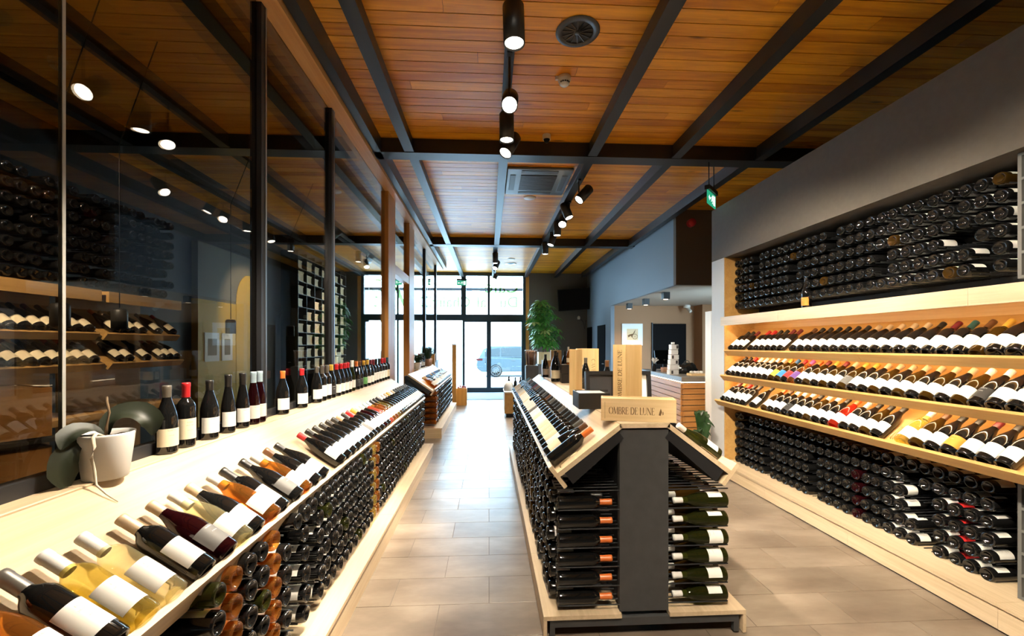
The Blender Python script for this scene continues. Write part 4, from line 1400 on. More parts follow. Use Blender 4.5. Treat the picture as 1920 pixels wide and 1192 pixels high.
for i, (x, y, rz) in enumerate(((0.80, 5.25, 0.3), (0.90, 5.2, -0.2), (0.76, 5.42, 0.1))):
    k = MB()
    k.box(-0.07, 0.07, -0.1, 0.1, 0.0005 + 0.001 * i, 0.0013 + 0.001 * i)
    place('paper_sheet', k.mesh('paper_sheet', M['paper']), Matrix.Translation((x, y, RZ)) @ Matrix.Rotation(rz, 4, 'Z'), None, label=('white leaflet on the island ridge, turned towards the gift box', 'white leaflet on the island ridge, nearest the black boxes', 'white leaflet on the island ridge, tucked by the card stand')[i], category='leaflet')

# ------------------------------------------------------------------ till counter with slats
tc = thing('till_counter', 'reception counter with horizontal wooden slats and grey worktop', 'counter', (2.62, 5.75, 0))
A, B, Cc = Vector((2.63, 5.72)), Vector((2.78, 7.75)), Vector((4.3, 5.86))
k = MB()
k.prism([(A.x, A.y), (Cc.x, Cc.y), (Cc.x, Cc.y + 0.55), (3.22, 6.38), (3.42, 7.70), (B.x, B.y)], 1.075, 1.135, 'z')
k.build('worktop', M['counter_top'], tc)
k = MB()
k.prism([(A.x + 0.05, A.y + 0.05), (Cc.x, Cc.y + 0.05), (Cc.x, Cc.y + 0.5), (3.2, 6.36), (3.38, 7.66), (B.x + 0.05, B.y - 0.05)], 0.0, 1.07, 'z')
k.build('carcass', M['black'], tc)
for P, Q in ((A, B), (A, Cc)):
    d = (Q - P)
    L = d.length
    ang = math.atan2(d.y, d.x)
    for i in range(13):
        z = 0.06 + 0.0765 * i
        k = MB()
        if P is A and Q is B:
            k.box(0.0, L, -0.035, -0.017, z, z + 0.066)
        else:
            k.box(0.0, L, 0.017, 0.035, z, z + 0.066)
        q = k.mesh('slat', M['slat_wood'])
        o = place('slat', q, Matrix.Translation((P.x, P.y, 0)) @ Matrix.Rotation(ang, 4, 'Z'), tc)
        o.matrix_parent_inverse = wm(tc).inverted()
    k = MB()
    s1 = -0.025 if Q is B else 0.017
    k.box(0.02, L, s1, s1 + 0.008, 1.056, 1.066)
    o = place('led_strip', k.mesh('led_strip', M['led_soft']), Matrix.Translation((P.x, P.y, 0)) @ Matrix.Rotation(ang, 4, 'Z'), tc)
    o.matrix_parent_inverse = wm(tc).inverted()

TZ = 1.1355
cx, cy = 2.74, 6.25
cards = thing('card_tower', 'tall white acrylic display tower of small cards on the till counter', 'card display', (cx, cy, TZ))
k = MB()
for q in range(6):
    k.bbox(cx - 0.07 + 0.006 * q, cx + 0.07 - 0.003 * q + 0.01 * (q % 2), cy - 0.05, cy + 0.05, TZ + 0.075 * q, TZ + 0.075 * q + 0.070, 0.003)
k.bbox(cx - 0.02, cx + 0.02, cy - 0.02, cy + 0.02, TZ + 0.45, TZ + 0.48, 0.003)
k.build('holder', M['paper'], cards, kind='stuff')
for q in range(6):
    for e in range(2):
        x = cx - 0.045 + 0.062 * e + 0.003 * q
        bx('card', M['gift_grey' if (q + e) % 3 == 0 else 'paper'], cards, x, x + 0.028, cy - 0.056, cy - 0.0505, TZ + 0.075 * q + 0.012, TZ + 0.075 * q + 0.06)
till = thing('till_screen', 'dark till screen tilted on its stand at the back of the till counter', 'screen', (2.93, 7.0, TZ))
k = MB()
k.box(-0.15, 0.15, -0.012, 0.012, 0, 0.24, 0, Matrix.Translation((2.93, 7.0, TZ + 0.12)) @ Matrix.Rotation(R(-18), 4, 'X'))
k.build('screen_panel', M['screen'], till)
k = MB()
k.cyl((2.93, 7.05, TZ), (2.93, 7.02, TZ + 0.2), 0.02, 10)
k.box(2.83, 3.03, 6.95, 7.12, TZ, TZ + 0.012)
k.build('stand', M['black'], till)
bag = thing('black_bag', 'crumpled shiny black bag lying on the till counter behind the bread tray', 'bag', (3.05, 6.45, TZ))
bm = bmesh.new()
bmesh.ops.create_icosphere(bm, subdivisions=3, radius=1)
for v in bm.verts:
    n = v.co.normalized()
    q = 1 + 0.12 * math.sin(5 * n.x + 3 * n.y) + 0.08 * math.sin(9 * n.y + 4 * n.z)
    v.co = Vector((n.x * 0.17 * q, n.y * 0.11 * q, max(0.0, n.z) * 0.16 * q + 0.001))
me = bpy.data.meshes.new('bag_body')
bm.to_mesh(me)
bm.free()
me.materials.append(plain('shiny_black_plastic', (0.012, 0.012, 0.012), 0.18))
for p_ in me.polygons:
    p_.use_smooth = True
place('bag_body', me, None, bag)
k = MB()
k.tube([(3.0, 6.45, TZ + 0.15), (3.02, 6.45, TZ + 0.19), (3.05, 6.45, TZ + 0.20), (3.08, 6.45, TZ + 0.19), (3.09, 6.45, TZ + 0.15)], 0.006, 6)
k.build('handle', M['black'], bag)
tr_ = thing('bread_tray', 'small wooden tray with bread rolls at the near corner of the till counter', 'tray', (2.95, 5.98, TZ))
bx('tray_base', M['crate_wood'], tr_, 2.86, 3.07, 5.90, 6.06, TZ, TZ + 0.035, 0.004)
for i in range(4):
    k = MB()
    k.lathe([(0.001, -0.02), (0.018, -0.015), (0.025, 0.0), (0.018, 0.015), (0.001, 0.02)], 10)
    k.v = [(v[0] + 2.895 + 0.047 * i, v[1] * 1.6 + 5.98, v[2] + TZ + 0.05) for v in k.v]
    k.build('bread_roll', M['satin'], tr_)
bx('card_box', M['terracotta'], None, 2.80, 2.90, 6.75, 6.85, TZ, TZ + 0.075, 0.003, label='small brown card box on the till counter beside the till screen', category='box')
fw = thing('dried_flowers', 'white dried flower bunch in a dark vase on the till counter', 'flowers', (2.74, 6.98, TZ))
k = MB()
k.lathe([(0.001, 0), (0.03, 0), (0.04, 0.05), (0.022, 0.11), (0.028, 0.13)], 12)
k.v = [(v[0] + 2.74, v[1] + 6.98, v[2] + TZ) for v in k.v]
k.build('vase', M['black'], fw)
for i in range(14):
    a, b = rnd.uniform(0, 2 * PI), rnd.uniform(0.02, 0.07)
    blade([(2.74, 6.98, TZ + 0.12), (2.74 + 0.5 * b * math.cos(a), 6.98 + 0.5 * b * math.sin(a), TZ + 0.17), (2.74 + b * math.cos(a), 6.98 + b * math.sin(a), TZ + rnd.uniform(0.19, 0.24))], [0.003, 0.008, 0.012], (0.1, -0.9, 0.3), 0.2, 2).build('petal', M['paper'], fw)

# picture, TV, camera in the recess
pf = thing('framed_picture', 'white framed print of horses and a cart wheel on the recess wall', 'picture', (3.88, 11.43, 1.6))
bx('frame', M['white'], pf, 3.60, 4.17, 11.42, 11.45, 1.56, 2.15)
bx('mount', M['paper'], pf, 3.63, 4.14, 11.415, 11.42, 1.59, 2.12)
bx('print', M['crate_wood'], pf, 3.73, 4.04, 11.411, 11.415, 1.70, 2.01)
k = MB()
k.lathe([(0.075, -0.001), (0.075, 0.001), (0.065, 0.001), (0.065, -0.001), (0.075, -0.001)], 20, mat=Matrix.Translation((3.95, 11.408, 1.80)) @ FRONT)
for q in range(5):
    k.prism([(-0.002, 0), (0.002, 0), (0.002, 0.07), (-0.002, 0.07)], -0.001, 0.001, 'z', mat=Matrix.Translation((3.95, 11.408, 1.80)) @ FRONT @ Matrix.Rotation(q * 2 * PI / 5, 4, 'Z'))
k.prism([(-0.06, 0.03), (0.03, 0.05), (0.06, 0.11), (0.10, 0.16), (0.07, 0.07), (0.02, 0.0), (0.0, -0.06), (-0.03, -0.01), (-0.10, -0.05), (-0.12, 0.0)], -0.001, 0.001, 'z', mat=Matrix.Translation((3.87, 11.408, 1.83)) @ FRONT)
k.build('drawing', M['ink'], pf)
tv = thing('wall_television', 'black television tilted on the back wall above the big plant', 'television', (2.78, 14.0, 3.0))
TVM = Matrix.Translation((2.79, 13.95, 3.07)) @ Matrix.Rotation(R(-9), 4, 'Z') @ Matrix.Rotation(R(10), 4, 'X') @ Matrix.Rotation(R(-3.5), 4, 'Y')
k = MB()
k.bbox(-0.53, 0.53, -0.03, 0.03, -0.36, 0.36, 0.01, 0, TVM)
k.build('television_case', M['black'], tv)
k = MB()
k.box(-0.505, 0.505, -0.034, -0.031, -0.335, 0.335, 0, TVM)
k.build('screen', M['screen'], tv)
k = MB()
k.cyl((2.79, 13.98, 3.05), (2.79, 14.25, 3.05), 0.05, 10)
k.build('wall_bracket', M['black'], tv)
sc_ = thing('security_camera', 'small white security camera on the recess ceiling', 'camera', (5.3, 11.2, 2.6))
k = MB()
k.cyl((5.3, 11.2, 2.57), (5.3, 11.2, 2.64), 0.09, 16)
k.build('base', M['detector'], sc_)
k = MB()
k.cyl((5.3, 11.2, 2.58), (5.33, 11.05, 2.45), 0.045, 12)
k.build('camera_body', M['detector'], sc_)
sp_ = thing('wall_sensor', 'small white sensor hanging by cable below the television', 'sensor', (3.15, 14.2, 2.5))
k = MB()
k.lathe([(0.001, 0), (0.05, 0.01), (0.05, 0.09), (0.02, 0.12), (0.001, 0.12)], 12)
k.v = [(v[0] + 3.0, v[1] + 14.19, v[2] + 2.42) for v in k.v]
k.build('sensor_body', M['detector'], sp_)
k = MB()
k.tube([(3.02, 14.22, 2.5), (3.15, 14.2, 2.35), (3.2, 14.2, 2.1), (3.25, 14.22, 2.4)], 0.008, 5)
k.build('cable', M['black'], sp_)
# ------------------------------------------------------------------ ceiling fixtures
def lamp(x, y, z, aim, label, power=1.0, cone=62, on=True, L=0.25, r=0.068, top=3.93, lit=True):
    """track spotlight: z is the centre of the lens, aim the point it shines at"""
    t = thing('track_spotlight', label, 'lamp', (x, y, z), group='black track spotlights')
    d = (Vector(aim) - Vector((x, y, z))).normalized()
    q = d.to_track_quat('-Z', 'Y').to_matrix().to_4x4()
    m = Matrix.Translation((x, y, z)) @ q
    k = MB()
    k.lathe([(r * 0.86, 0.002), (r * 0.90, -0.004), (r, -0.006), (r, L - 0.01), (r - 0.008, L), (0.001, L)], 24, mat=m)
    k.build('lamp_body', M['lamp'], t)
    k = MB()
    k.lathe([(0.001, 0.004), (r * 0.86, 0.004)], 24, mat=m)
    k.build('lens', M['lens'] if lit else M['glow'], t)
    j = m @ Vector((0, 0, L * 0.55))
    k = MB()
    k.cyl((x, y, top), (x, y, max(j.z + 0.0, z + 0.1)), 0.011, 8)
    k.cyl((x, y, max(j.z, z + 0.1)), j, 0.011, 8)
    k.box(x - 0.02, x + 0.02, y - 0.06, y + 0.06, top - 0.015, top + 0.02)
    k.build('stem', M['lamp'], t)
    if power > 0:
        ld = bpy.data.lights.new('spot_beam', 'SPOT')
        ld.energy = SPOT_W * power
        ld.color = WARM
        ld.spot_size = R(cone)
        ld.spot_blend = 0.55
        ld.shadow_soft_size = 0.045
        lo = bpy.data.objects.new('spot_beam', ld)
        COL.objects.link(lo)
        lo.matrix_basis = Matrix.Translation(d * 0.012) @ q
        lo.parent = t
    return t


k = MB()
k.box(0.125, 0.205, -1.5, 4.99, ZC - 0.045, ZC)
k.build('lamp_track', M['lamp'], None, label='black lamp track along the middle of the planked ceiling', category='track')
TOPB, TOPT = 3.80, ZC - 0.05
LAMPS = [
    (0.16, 2.72, 3.50, (0.25, 2.62, 0.0), 'spotlight on the middle track, nearest one, pointing almost straight down', 0.55, TOPT),
    (0.165, 3.46, 3.52, (-0.05, 1.2, 1.4), 'glaring spotlight on the middle track, facing into the shop', 1.0, TOPT),
    (0.165, 4.01, 3.50, (0.165, 4.02, 0.0), 'spotlight on the middle track pointing straight down', 0.45, TOPT),
    (0.165, 4.33, 3.52, (-1.1, 3.3, 0.95), 'spotlight on the middle track, last before the cross beam', 1.2, TOPT),
    (0.165, 2.15, 3.55, (-1.15, 1.6, 0.95), 'added unseen spotlight on the middle track, aimed at the orchid', 1.6, TOPT),  # unseen middle-track lamps from here on are added, brightening counter, unit and island
    (0.165, 1.70, 3.55, (-1.15, 2.6, 0.95), 'added unseen spotlight on the middle track, aimed at the left counter', 1.6, TOPT),
    (0.165, 1.25, 3.55, (-1.15, 4.6, 0.95), 'added unseen spotlight on the middle track, aimed at the far end of left counter', 1.6, TOPT),
    (0.165, 0.80, 3.55, (3.0, 2.3, 0.9), 'added unseen spotlight on the middle track, aimed at the near end of wall unit', 1.3, TOPT),
    (0.165, 1.95, 3.55, (3.0, 3.3, 0.9), 'added unseen spotlight on the middle track, aimed at the middle of wall unit', 1.4, TOPT),
    (0.165, 2.35, 3.57, (3.0, 4.4, 0.9), 'added unseen spotlight on the middle track, aimed at the far end of wall unit', 1.5, TOPT),
    (0.165, 0.2, 3.55, (0.80, 2.25, 0.95), 'added unseen spotlight on the middle track, aimed at the island front', 1.0, TOPT),
    (0.165, -0.3, 3.55, (2.0, 1.2, 0.0), 'added unseen spotlight on the middle track over the near floor', 0.8, TOPT),
    (1.215, 5.74, 3.54, (-1.1, 4.9, 0.9), 'spotlight on the side beam, nearest of its row', 1.3, TOPB),
    (1.25, 6.62, 3.56, (2.2, 6.0, 0.9), 'spotlight on the side beam, second of its row, tilted to the till', 0.8, TOPB),
    (1.19, 6.90, 3.53, (0.60, 4.8, 1.1), 'glaring spotlight on the side beam, third of its row', 0.9, TOPB),
    (1.22, 7.62, 3.54, (1.15, 7.6, 0.0), 'spotlight on the side beam, fourth of its row, pointing down', 0.7, TOPB),
    (1.22, 8.45, 3.56, (0.2, 8.0, 0.5), 'spotlight on the side beam, fifth of its row', 0.7, TOPB),
    (1.22, 9.25, 3.55, (1.2, 9.3, 0.0), 'spotlight on the side beam, last of its row before the beam crossing', 0.7, TOPB),
    (0.15, 10.35, 3.55, (0.15, 10.3, 0.0), 'far spotlight below the middle beam, first of three', 0.7, TOPB),
    (0.15, 11.05, 3.55, (-0.9, 9.3, 0.9), 'far spotlight below the middle beam, second of three', 0.8, TOPB),
    (0.15, 12.85, 3.52, (-0.6, 10.8, 1.2), 'far spotlight below the middle beam against the window, last of three', 0.7, TOPB),
]
LAMPS += [  # lamps added to brighten the dark room behind the glass
    (-2.50, 1.4, 3.55, (-3.5, 3.2, 1.5), 'added unseen spotlight in the room behind the glass aimed at the near shelf unit', 0.8, TOPB),
    (-2.50, 2.0, 3.55, (-3.5, 4.3, 1.5), 'added unseen spotlight in the room behind the glass aimed at the far shelf unit', 0.8, TOPB),
    (-2.98, 8.2, 3.58, (-4.65, 8.4, 2.3), 'added spotlight in the room behind the glass aimed at the mustard wall', 0.5, TOPB),
    (-2.98, 10.6, 3.58, (-4.4, 11.3, 2.2), 'added spotlight in the room behind the glass aimed at the crate wall', 0.8, TOPB),
]
for x, y, z, aim, lab, pw, top in LAMPS:
    lamp(x, y, z, aim, lab, pw, cone=46 if aim[0] < -1.0 else 60, top=top)

vt = thing('ceiling_diffuser', 'round dark swirl air diffuser in the planked ceiling', 'vent', (0.675, 3.235, ZC))
k = MB()
k.lathe([(0.118, 0.0), (0.118, -0.006), (0.165, -0.004), (0.168, 0.0)], 40)
k.v = [(v[0] + 0.675, v[1] + 3.235, v[2] + ZC - 0.004) for v in k.v]
k.build('rim', M['vent'], vt)
k = MB()
k.lathe([(0.001, 0), (0.12, 0)], 32)
k.v = [(v[0] + 0.675, v[1] + 3.235, v[2] + ZC - 0.002) for v in k.v]
k.build('dark_opening', M['black'], vt)
for i in range(14):
    a = 2 * PI * i / 14
    k = MB()
    k.box(0.015, 0.12, -0.004, 0.004, -0.010, -0.004, 0, Matrix.Translation((0.675, 3.235, ZC)) @ Matrix.Rotation(a, 4, 'Z') @ Matrix.Rotation(0.5, 4, 'X'))
    k.build('vane', M['vent'], vt)
k = MB()
k.cyl((0.675, 3.235, ZC - 0.014), (0.675, 3.235, ZC - 0.003), 0.022, 16)
k.build('hub', M['vent'], vt)

sd = thing('smoke_detector', 'white round smoke detector on the ceiling beyond the diffuser', 'detector', (0.672, 3.79, ZC))
k = MB()
k.lathe([(0.001, -0.078), (0.030, -0.078), (0.046, -0.062), (0.050, -0.04), (0.056, -0.036), (0.056, 0), (0.001, 0)], 24)
k.v = [(v[0] + 0.672, v[1] + 3.79, v[2] + ZC) for v in k.v]
k.build('detector_body', M['detector'], sd)
for i in range(5):
    a = -PI / 2 + (i - 2) * 0.42
    k = MB()
    k.box(0.042, 0.051, -0.007, 0.007, -0.064, -0.054, 0, Matrix.Translation((0.672, 3.79, ZC)) @ Matrix.Rotation(a, 4, 'Z'))
    k.build('smoke_slot', M['black'], sd)
k = MB()
k.box(0.592, 0.618, 3.775, 3.80, ZC - 0.03, ZC)
k.build('side_clip', M['detector'], sd)
dc = thing('dome_camera', 'white dome camera under the ceiling beside the first cross beam', 'camera', (0.655, 4.85, ZC))
k = MB()
k.cyl((0.655, 4.85, ZC - 0.055), (0.655, 4.85, ZC), 0.046, 20)
k.build('housing', M['detector'], dc)
k = MB()
k.lathe([(0.001, -0.095), (0.018, -0.090), (0.032, -0.072), (0.036, -0.055)], 16)
k.v = [(v[0] + 0.655, v[1] + 4.84, v[2] + ZC) for v in k.v]
k.build('dome', M['screen'], dc)
ac = thing('ceiling_air_conditioner', 'dark grey cassette air conditioner recessed between the beams', 'air conditioner', (0.70, 6.2, ZC))
AX0, AX1, AY0, AY1, AZ = 0.245, 1.15, 5.72, 6.70, ZC - 0.035
bx('casing', M['ac'], ac, AX0, AX1, AY0, AY1, AZ, ZC, 0.012)
bx('intake_backing', M['black'], ac, AX0 + 0.2, AX1 - 0.2, AY0 + 0.2, AY1 - 0.2, AZ - 0.004, AZ - 0.001)
for i in range(16):
    y = AY0 + 0.215 + 0.0355 * i
    bx('louvre', M['ac'], ac, AX0 + 0.2, AX1 - 0.2, y, y + 0.014, AZ - 0.010, AZ - 0.003)
for x0, x1, y0, y1 in ((AX0 + 0.2, AX1 - 0.2, AY0 + 0.05, AY0 + 0.13), (AX0 + 0.2, AX1 - 0.2, AY1 - 0.13, AY1 - 0.05), (AX0 + 0.05, AX0 + 0.13, AY0 + 0.2, AY1 - 0.2), (AX1 - 0.13, AX1 - 0.05, AY0 + 0.2, AY1 - 0.2)):
    bx('air_flap', M['vent'], ac, x0, x1, y0, y1, AZ - 0.006, AZ - 0.001, 0.003)
for x, y, r_, nm, lab in ((0.66, 6.93, 0.10, 'ceiling_speaker', 'white round ceiling speaker just past the air conditioner'), (0.62, 11.9, 0.10, 'ceiling_speaker', 'white round ceiling speaker near the shop window'), (-2.4, 6.8, 0.10, 'ceiling_speaker', 'white round ceiling speaker over the room behind the glass')):
    k = MB()
    k.lathe([(0.001, -0.012), (r_ * 0.92, -0.012), (r_, -0.004), (r_, 0)], 24)
    k.v = [(v[0] + x, v[1] + y, v[2] + ZC) for v in k.v]
    k.build(nm, M['detector'], None, label=lab, category='speaker')
v2 = thing('ceiling_diffuser', 'small chrome rimmed air diffuser in the ceiling near the window', 'vent', (0.63, 12.6, ZC))
k = MB()
k.lathe([(0.10, -0.006), (0.17, -0.012), (0.175, 0)], 24)
k.v = [(v[0] + 0.63, v[1] + 12.6, v[2] + ZC) for v in k.v]
k.build('rim', M['chrome'], v2)
k = MB()
k.lathe([(0.001, -0.02), (0.05, -0.015), (0.10, -0.004)], 16)
k.v = [(v[0] + 0.63, v[1] + 12.6, v[2] + ZC) for v in k.v]
k.build('core', M['vent'], v2)
DL = ((3.594, 10.80), (3.622, 9.72), (3.57, 8.48))
for i, (x, y) in enumerate(DL):
    t = thing('cube_downlight', f'black cube downlight under the recess ceiling, {("farthest of three", "middle one of three", "nearest of three")[i]}', 'lamp', (x, y, 2.64))
    bx('housing', M['lamp'], t, x - 0.065, x + 0.065, y - 0.065, y + 0.065, 2.50, 2.64, 0.004)
    k = MB()
    k.cyl((x, y, 2.494), (x, y, 2.4995), 0.045, 20)
    k.build('lens', M['glow'], t)
    ld = bpy.data.lights.new('downlight_beam', 'SPOT')
    ld.energy, ld.color, ld.spot_size, ld.spot_blend, ld.shadow_soft_size = 85, WARM, R(110), 0.8, 0.04
    lo = bpy.data.objects.new('downlight_beam', ld)
    COL.objects.link(lo)
    lo.location = (0, 0, -0.155)
    lo.parent = t


def exit_sign(x, y, z, rz, label, mirrored=False, top=0.135):
    t = thing('exit_sign', label, 'sign', (x, y, z), rz)
    for nm, m, b in (('sign_panel', M['exit_green'], (-0.16, 0.16, -0.006, 0.006, -0.08, 0.08)), ('bracket', M['lamp'], (-0.17, 0.17, -0.03, 0.03, 0.085, 0.135))):
        k = MB()
        k.box(*b)
        place(nm, k.mesh(nm, m), None, t)
    if top > 0.14:
        k = MB()
        for e in (-0.1, 0.1):
            k.cyl((e, 0, 0.13), (e, 0, top), 0.006, 8)
        place('hanger', k.mesh('hanger', M['lamp']), None, t)
    s = -1 if mirrored else 1
    for side in (1, -1):
        k = MB()
        yy = -0.0075 * side
        k.prism([(s * -0.135, 0.0), (s * -0.095, 0.035), (s * -0.095, 0.012), (s * -0.045, 0.012), (s * -0.045, -0.012), (s * -0.095, -0.012), (s * -0.095, -0.035)], yy - 0.001, yy + 0.001, 'y')
        k.box(min(s * 0.055, s * 0.13), max(s * 0.055, s * 0.13), yy - 0.001, yy + 0.001, -0.06, 0.06)
        for pts in ([(s * 0.02, 0.05), (s * 0.0, 0.01)], [(s * 0.0, 0.012), (s * 0.03, -0.015), (s * 0.015, -0.05)], [(s * 0.0, 0.01), (s * -0.012, -0.02), (s * -0.035, -0.03)], [(s * 0.012, 0.03), (s * 0.045, 0.015)], [(s * 0.01, 0.03), (s * -0.02, 0.02)]):
            k.tube([(a, yy, b) for a, b in pts], 0.007, 5)
        place('pictogram', k.mesh('pictogram', M['exit_white']), None, t)
    return t


exit_sign(2.74, 5.14, 3.37, R(46), 'green exit sign with arrow hanging at the end of the wall unit', top=0.435)
exit_sign(-0.90, 14.155, 3.61, 0.0, 'green exit sign before the shop window above the glass doors', top=0.26)
exit_sign(-3.0, 14.155, 3.61, 0.0, 'green exit sign before the window of the room behind the glass', True, top=0.26)
k = MB()
k.cyl((3.55, 7.38, 3.72), (3.55, 7.30, 3.72), 0.07, 20)
k.build('alarm_bell', M['red'], None, label='red round alarm sounder on the brown wall above the recess', category='alarm')

# pendants behind the glass
for i, (x, y, w_) in enumerate(((-2.8, 2.95, 'nearest'), (-2.8, 3.40, 'second nearest'), (-2.8, 4.80, 'third'), (-2.8, 6.2, 'farthest'))):
    t = thing('pendant_lamp', f'black cylinder pendant lamp hanging behind the smoked glass, {w_} one', 'lamp', (x, y, 1.70), group='black pendants behind the glass')
    k = MB()
    k.lathe([(0.045, 0.0), (0.050, 0.0), (0.050, 0.135), (0.038, 0.152), (0.001, 0.153)], 20)
    k.v = [(v[0] + x, v[1] + y, v[2] + 1.70) for v in k.v]
    k.build('shade', M['lamp'], t)
    k = MB()
    k.tube([(x, y, 1.86), (x, y, 3.1), (x + 0.35, y - 0.1, 3.82)], 0.004, 5)
    k.build('cord', M['black'], t)
# pictures on the olive wall
for i, (y0, y1, z0, z1) in enumerate(((7.25, 7.62, 1.30, 1.78), (7.7, 8.0, 1.30, 1.78))):
    t = thing('framed_picture', ('pale print on the olive and mustard wall, nearer of two', 'pale print on the olive and mustard wall, farther of two')[i], 'picture', (XL + 0.11, y0, z0))
    bx('mount', M['detector'], t, XL + 0.104, XL + 0.115, y0, y1, z0, z1)
    bx('print', M['olive'], t, XL + 0.115, XL + 0.118, y0 + 0.07, y1 - 0.07, z0 + 0.1, z1 - 0.1)

# ------------------------------------------------------------------ plants


def leaflet_star(n, L, W, m):
    """hand-shaped leaf of n drooping leaflets"""
    k = MB()
    for i in range(n):
        a = (i - (n - 1) / 2) * (2 * PI * 0.82 / n)
        q = Matrix.Rotation(a, 4, 'Z')
        mid = []
        for s_, w_, z_ in ((0.06, 0.06, 0), (0.35, 0.8, -0.03), (0.6, 1.0, -0.10), (0.85, 0.6, -0.22), (1.0, 0.05, -0.32)):
            mid.append((q @ Vector((s_ * L, 0, z_ * L)), q @ Vector((0, w_ * W, 0))))
        vs, fs = [], []
        for c, e in mid:
            vs += [c - e, c - Vector((0, 0, 0.008)), c + e]
        for j in range(len(mid) - 1):
            b = j * 3
            fs += [(b, b + 1, b + 4, b + 3), (b + 1, b + 2, b + 5, b + 4)]
        k.add(vs, fs, smooth=True)
    return k.mesh('leaf', m)


STAR = [leaflet_star(7, 0.27, 0.044, M['leaf']), leaflet_star(6, 0.23, 0.042, M['leaf']), leaflet_star(7, 0.28, 0.044, M['leaf_pale'])]
bp = thing('umbrella_tree', 'large umbrella tree with drooping hand-shaped leaves beside the shop window', 'plant', (1.68, 12.9, 0))
PX, PY = 1.68, 12.9
k = MB()
for q in range(4):
    a = q * 1.6
    k.tube([(PX + 0.05 * math.cos(a), PY + 0.05 * math.sin(a), 1.2), (PX + 0.10 * math.cos(a + 1), PY + 0.1 * math.sin(a + 1), 1.8), (PX + 0.16 * math.cos(a + 0.7), PY + 0.16 * math.sin(a + 0.7), 2.5)], [0.022, 0.016, 0.008], 6)
k.build('trunk', M['bark'], bp)
pr = random.Random(3)
for i in range(105):
    z = 1.55 + 1.33 * ((i + 0.5) / 105)
    a = i * 2.399
    env = 0.50 * math.sin(PI * min(1, max(0.05, (z - 1.30) / 1.75))) ** 0.6 * (1.0 if z < 2.25 else 0.9)
    if 2.18 < z < 2.36 and math.cos(a) > 0.1:
        continue
    rr = env * pr.uniform(0.45, 1.0)
    p = Vector((PX - 0.02 + rr * math.cos(a) - 0.12 * (z - 2.2), PY + rr * math.sin(a) * 0.8, z))
    tilt = Matrix.Rotation(a + pr.uniform(-0.4, 0.4), 4, 'Z') @ Matrix.Rotation(pr.uniform(0.2, 0.8), 4, 'Y')
    pale = (i * 7) % 9 == 0
    o = place('leaf', STAR[2] if pale else STAR[i % 2], Matrix.Translation(p) @ tilt @ Matrix.Scale(pr.uniform(0.75, 1.05), 4), bp)
    o.matrix_parent_inverse = wm(bp).inverted()
k = MB()
for x0, x1, y0, y1 in ((1.48, 1.50, 12.72, 13.08), (1.86, 1.88, 12.72, 13.08), (1.50, 1.86, 12.72, 12.74), (1.50, 1.86, 13.06, 13.08)):
    k.box(x0, x1, y0, y1, 1.0, 1.36)
k.box(1.50, 1.86, 12.74, 13.06, 1.0, 1.25)
k.build('pot', M['crate_wood_z'], bp)
bx('plant_plinth', M['wall_grey'], None, 1.45, 1.91, 12.70, 13.10, 0.0, 0.999, label='plain grey plinth carrying the umbrella tree box by the window', category='plinth')


def small_plant(x, y, z, h, label, pot_m, n=26, spread=0.14, seed=1, grass=False, pot_h=0.13, wide=0.022):
    q = random.Random(seed)
    t = thing('potted_plant', label, 'plant', (x, y, z))
    k = MB()
    k.lathe([(0.001, 0), (0.055, 0), (0.072, pot_h), (0.066, pot_h), (0.062, pot_h - 0.015), (0.001, pot_h - 0.015)], 18)
    k.v = [(v[0] + x, v[1] + y, v[2] + z) for v in k.v]
    k.build('pot', pot_m, t)
    for i in range(n):
        a = i * 2.4
        r_ = spread * q.uniform(0.25, 1.0)
        zz = z + pot_h + h * q.uniform(0.25, 0.95)
        c, s_ = math.cos(a), math.sin(a)
        w_ = 0.006 if grass else wide
        blade([(x + 0.02 * c, y + 0.02 * s_, z + pot_h - 0.01), (x + 0.5 * r_ * c, y + 0.5 * r_ * s_, zz), (x + r_ * c, y + r_ * s_, zz - (0.0 if grass else 0.03) + (0.06 if grass else 0.0))],
              [0.003, w_, 0.002], (c * 0.2, s_ * 0.2 - 0.3, 1), 0.2, 2).build('leaf', M['leaf_dark'], t)
    return t


small_plant(-1.40, 7.95 + 0.52, 1.10, 0.16, 'broad leaved plant in a pale pot on the second counter by the post', M['pot'], 30, 0.15, 2)
small_plant(-1.38, 9.65, 1.10, 0.22, 'grassy dark green plant in a clay pot on the second counter', M['terracotta'], 46, 0.17, 5, True, 0.16)
small_plant(-1.38, 9.95, 1.10, 0.24, 'darker grassy plant in a clay pot behind the first one on second counter', M['terracotta'], 40, 0.17, 8, True, 0.16)
small_plant(2.62, 5.16, 0.0, 0.55, 'dark leafy plant in a pot on the floor at the wall unit end', M['terracotta'], 22, 0.17, 4, False, 0.25, 0.045)

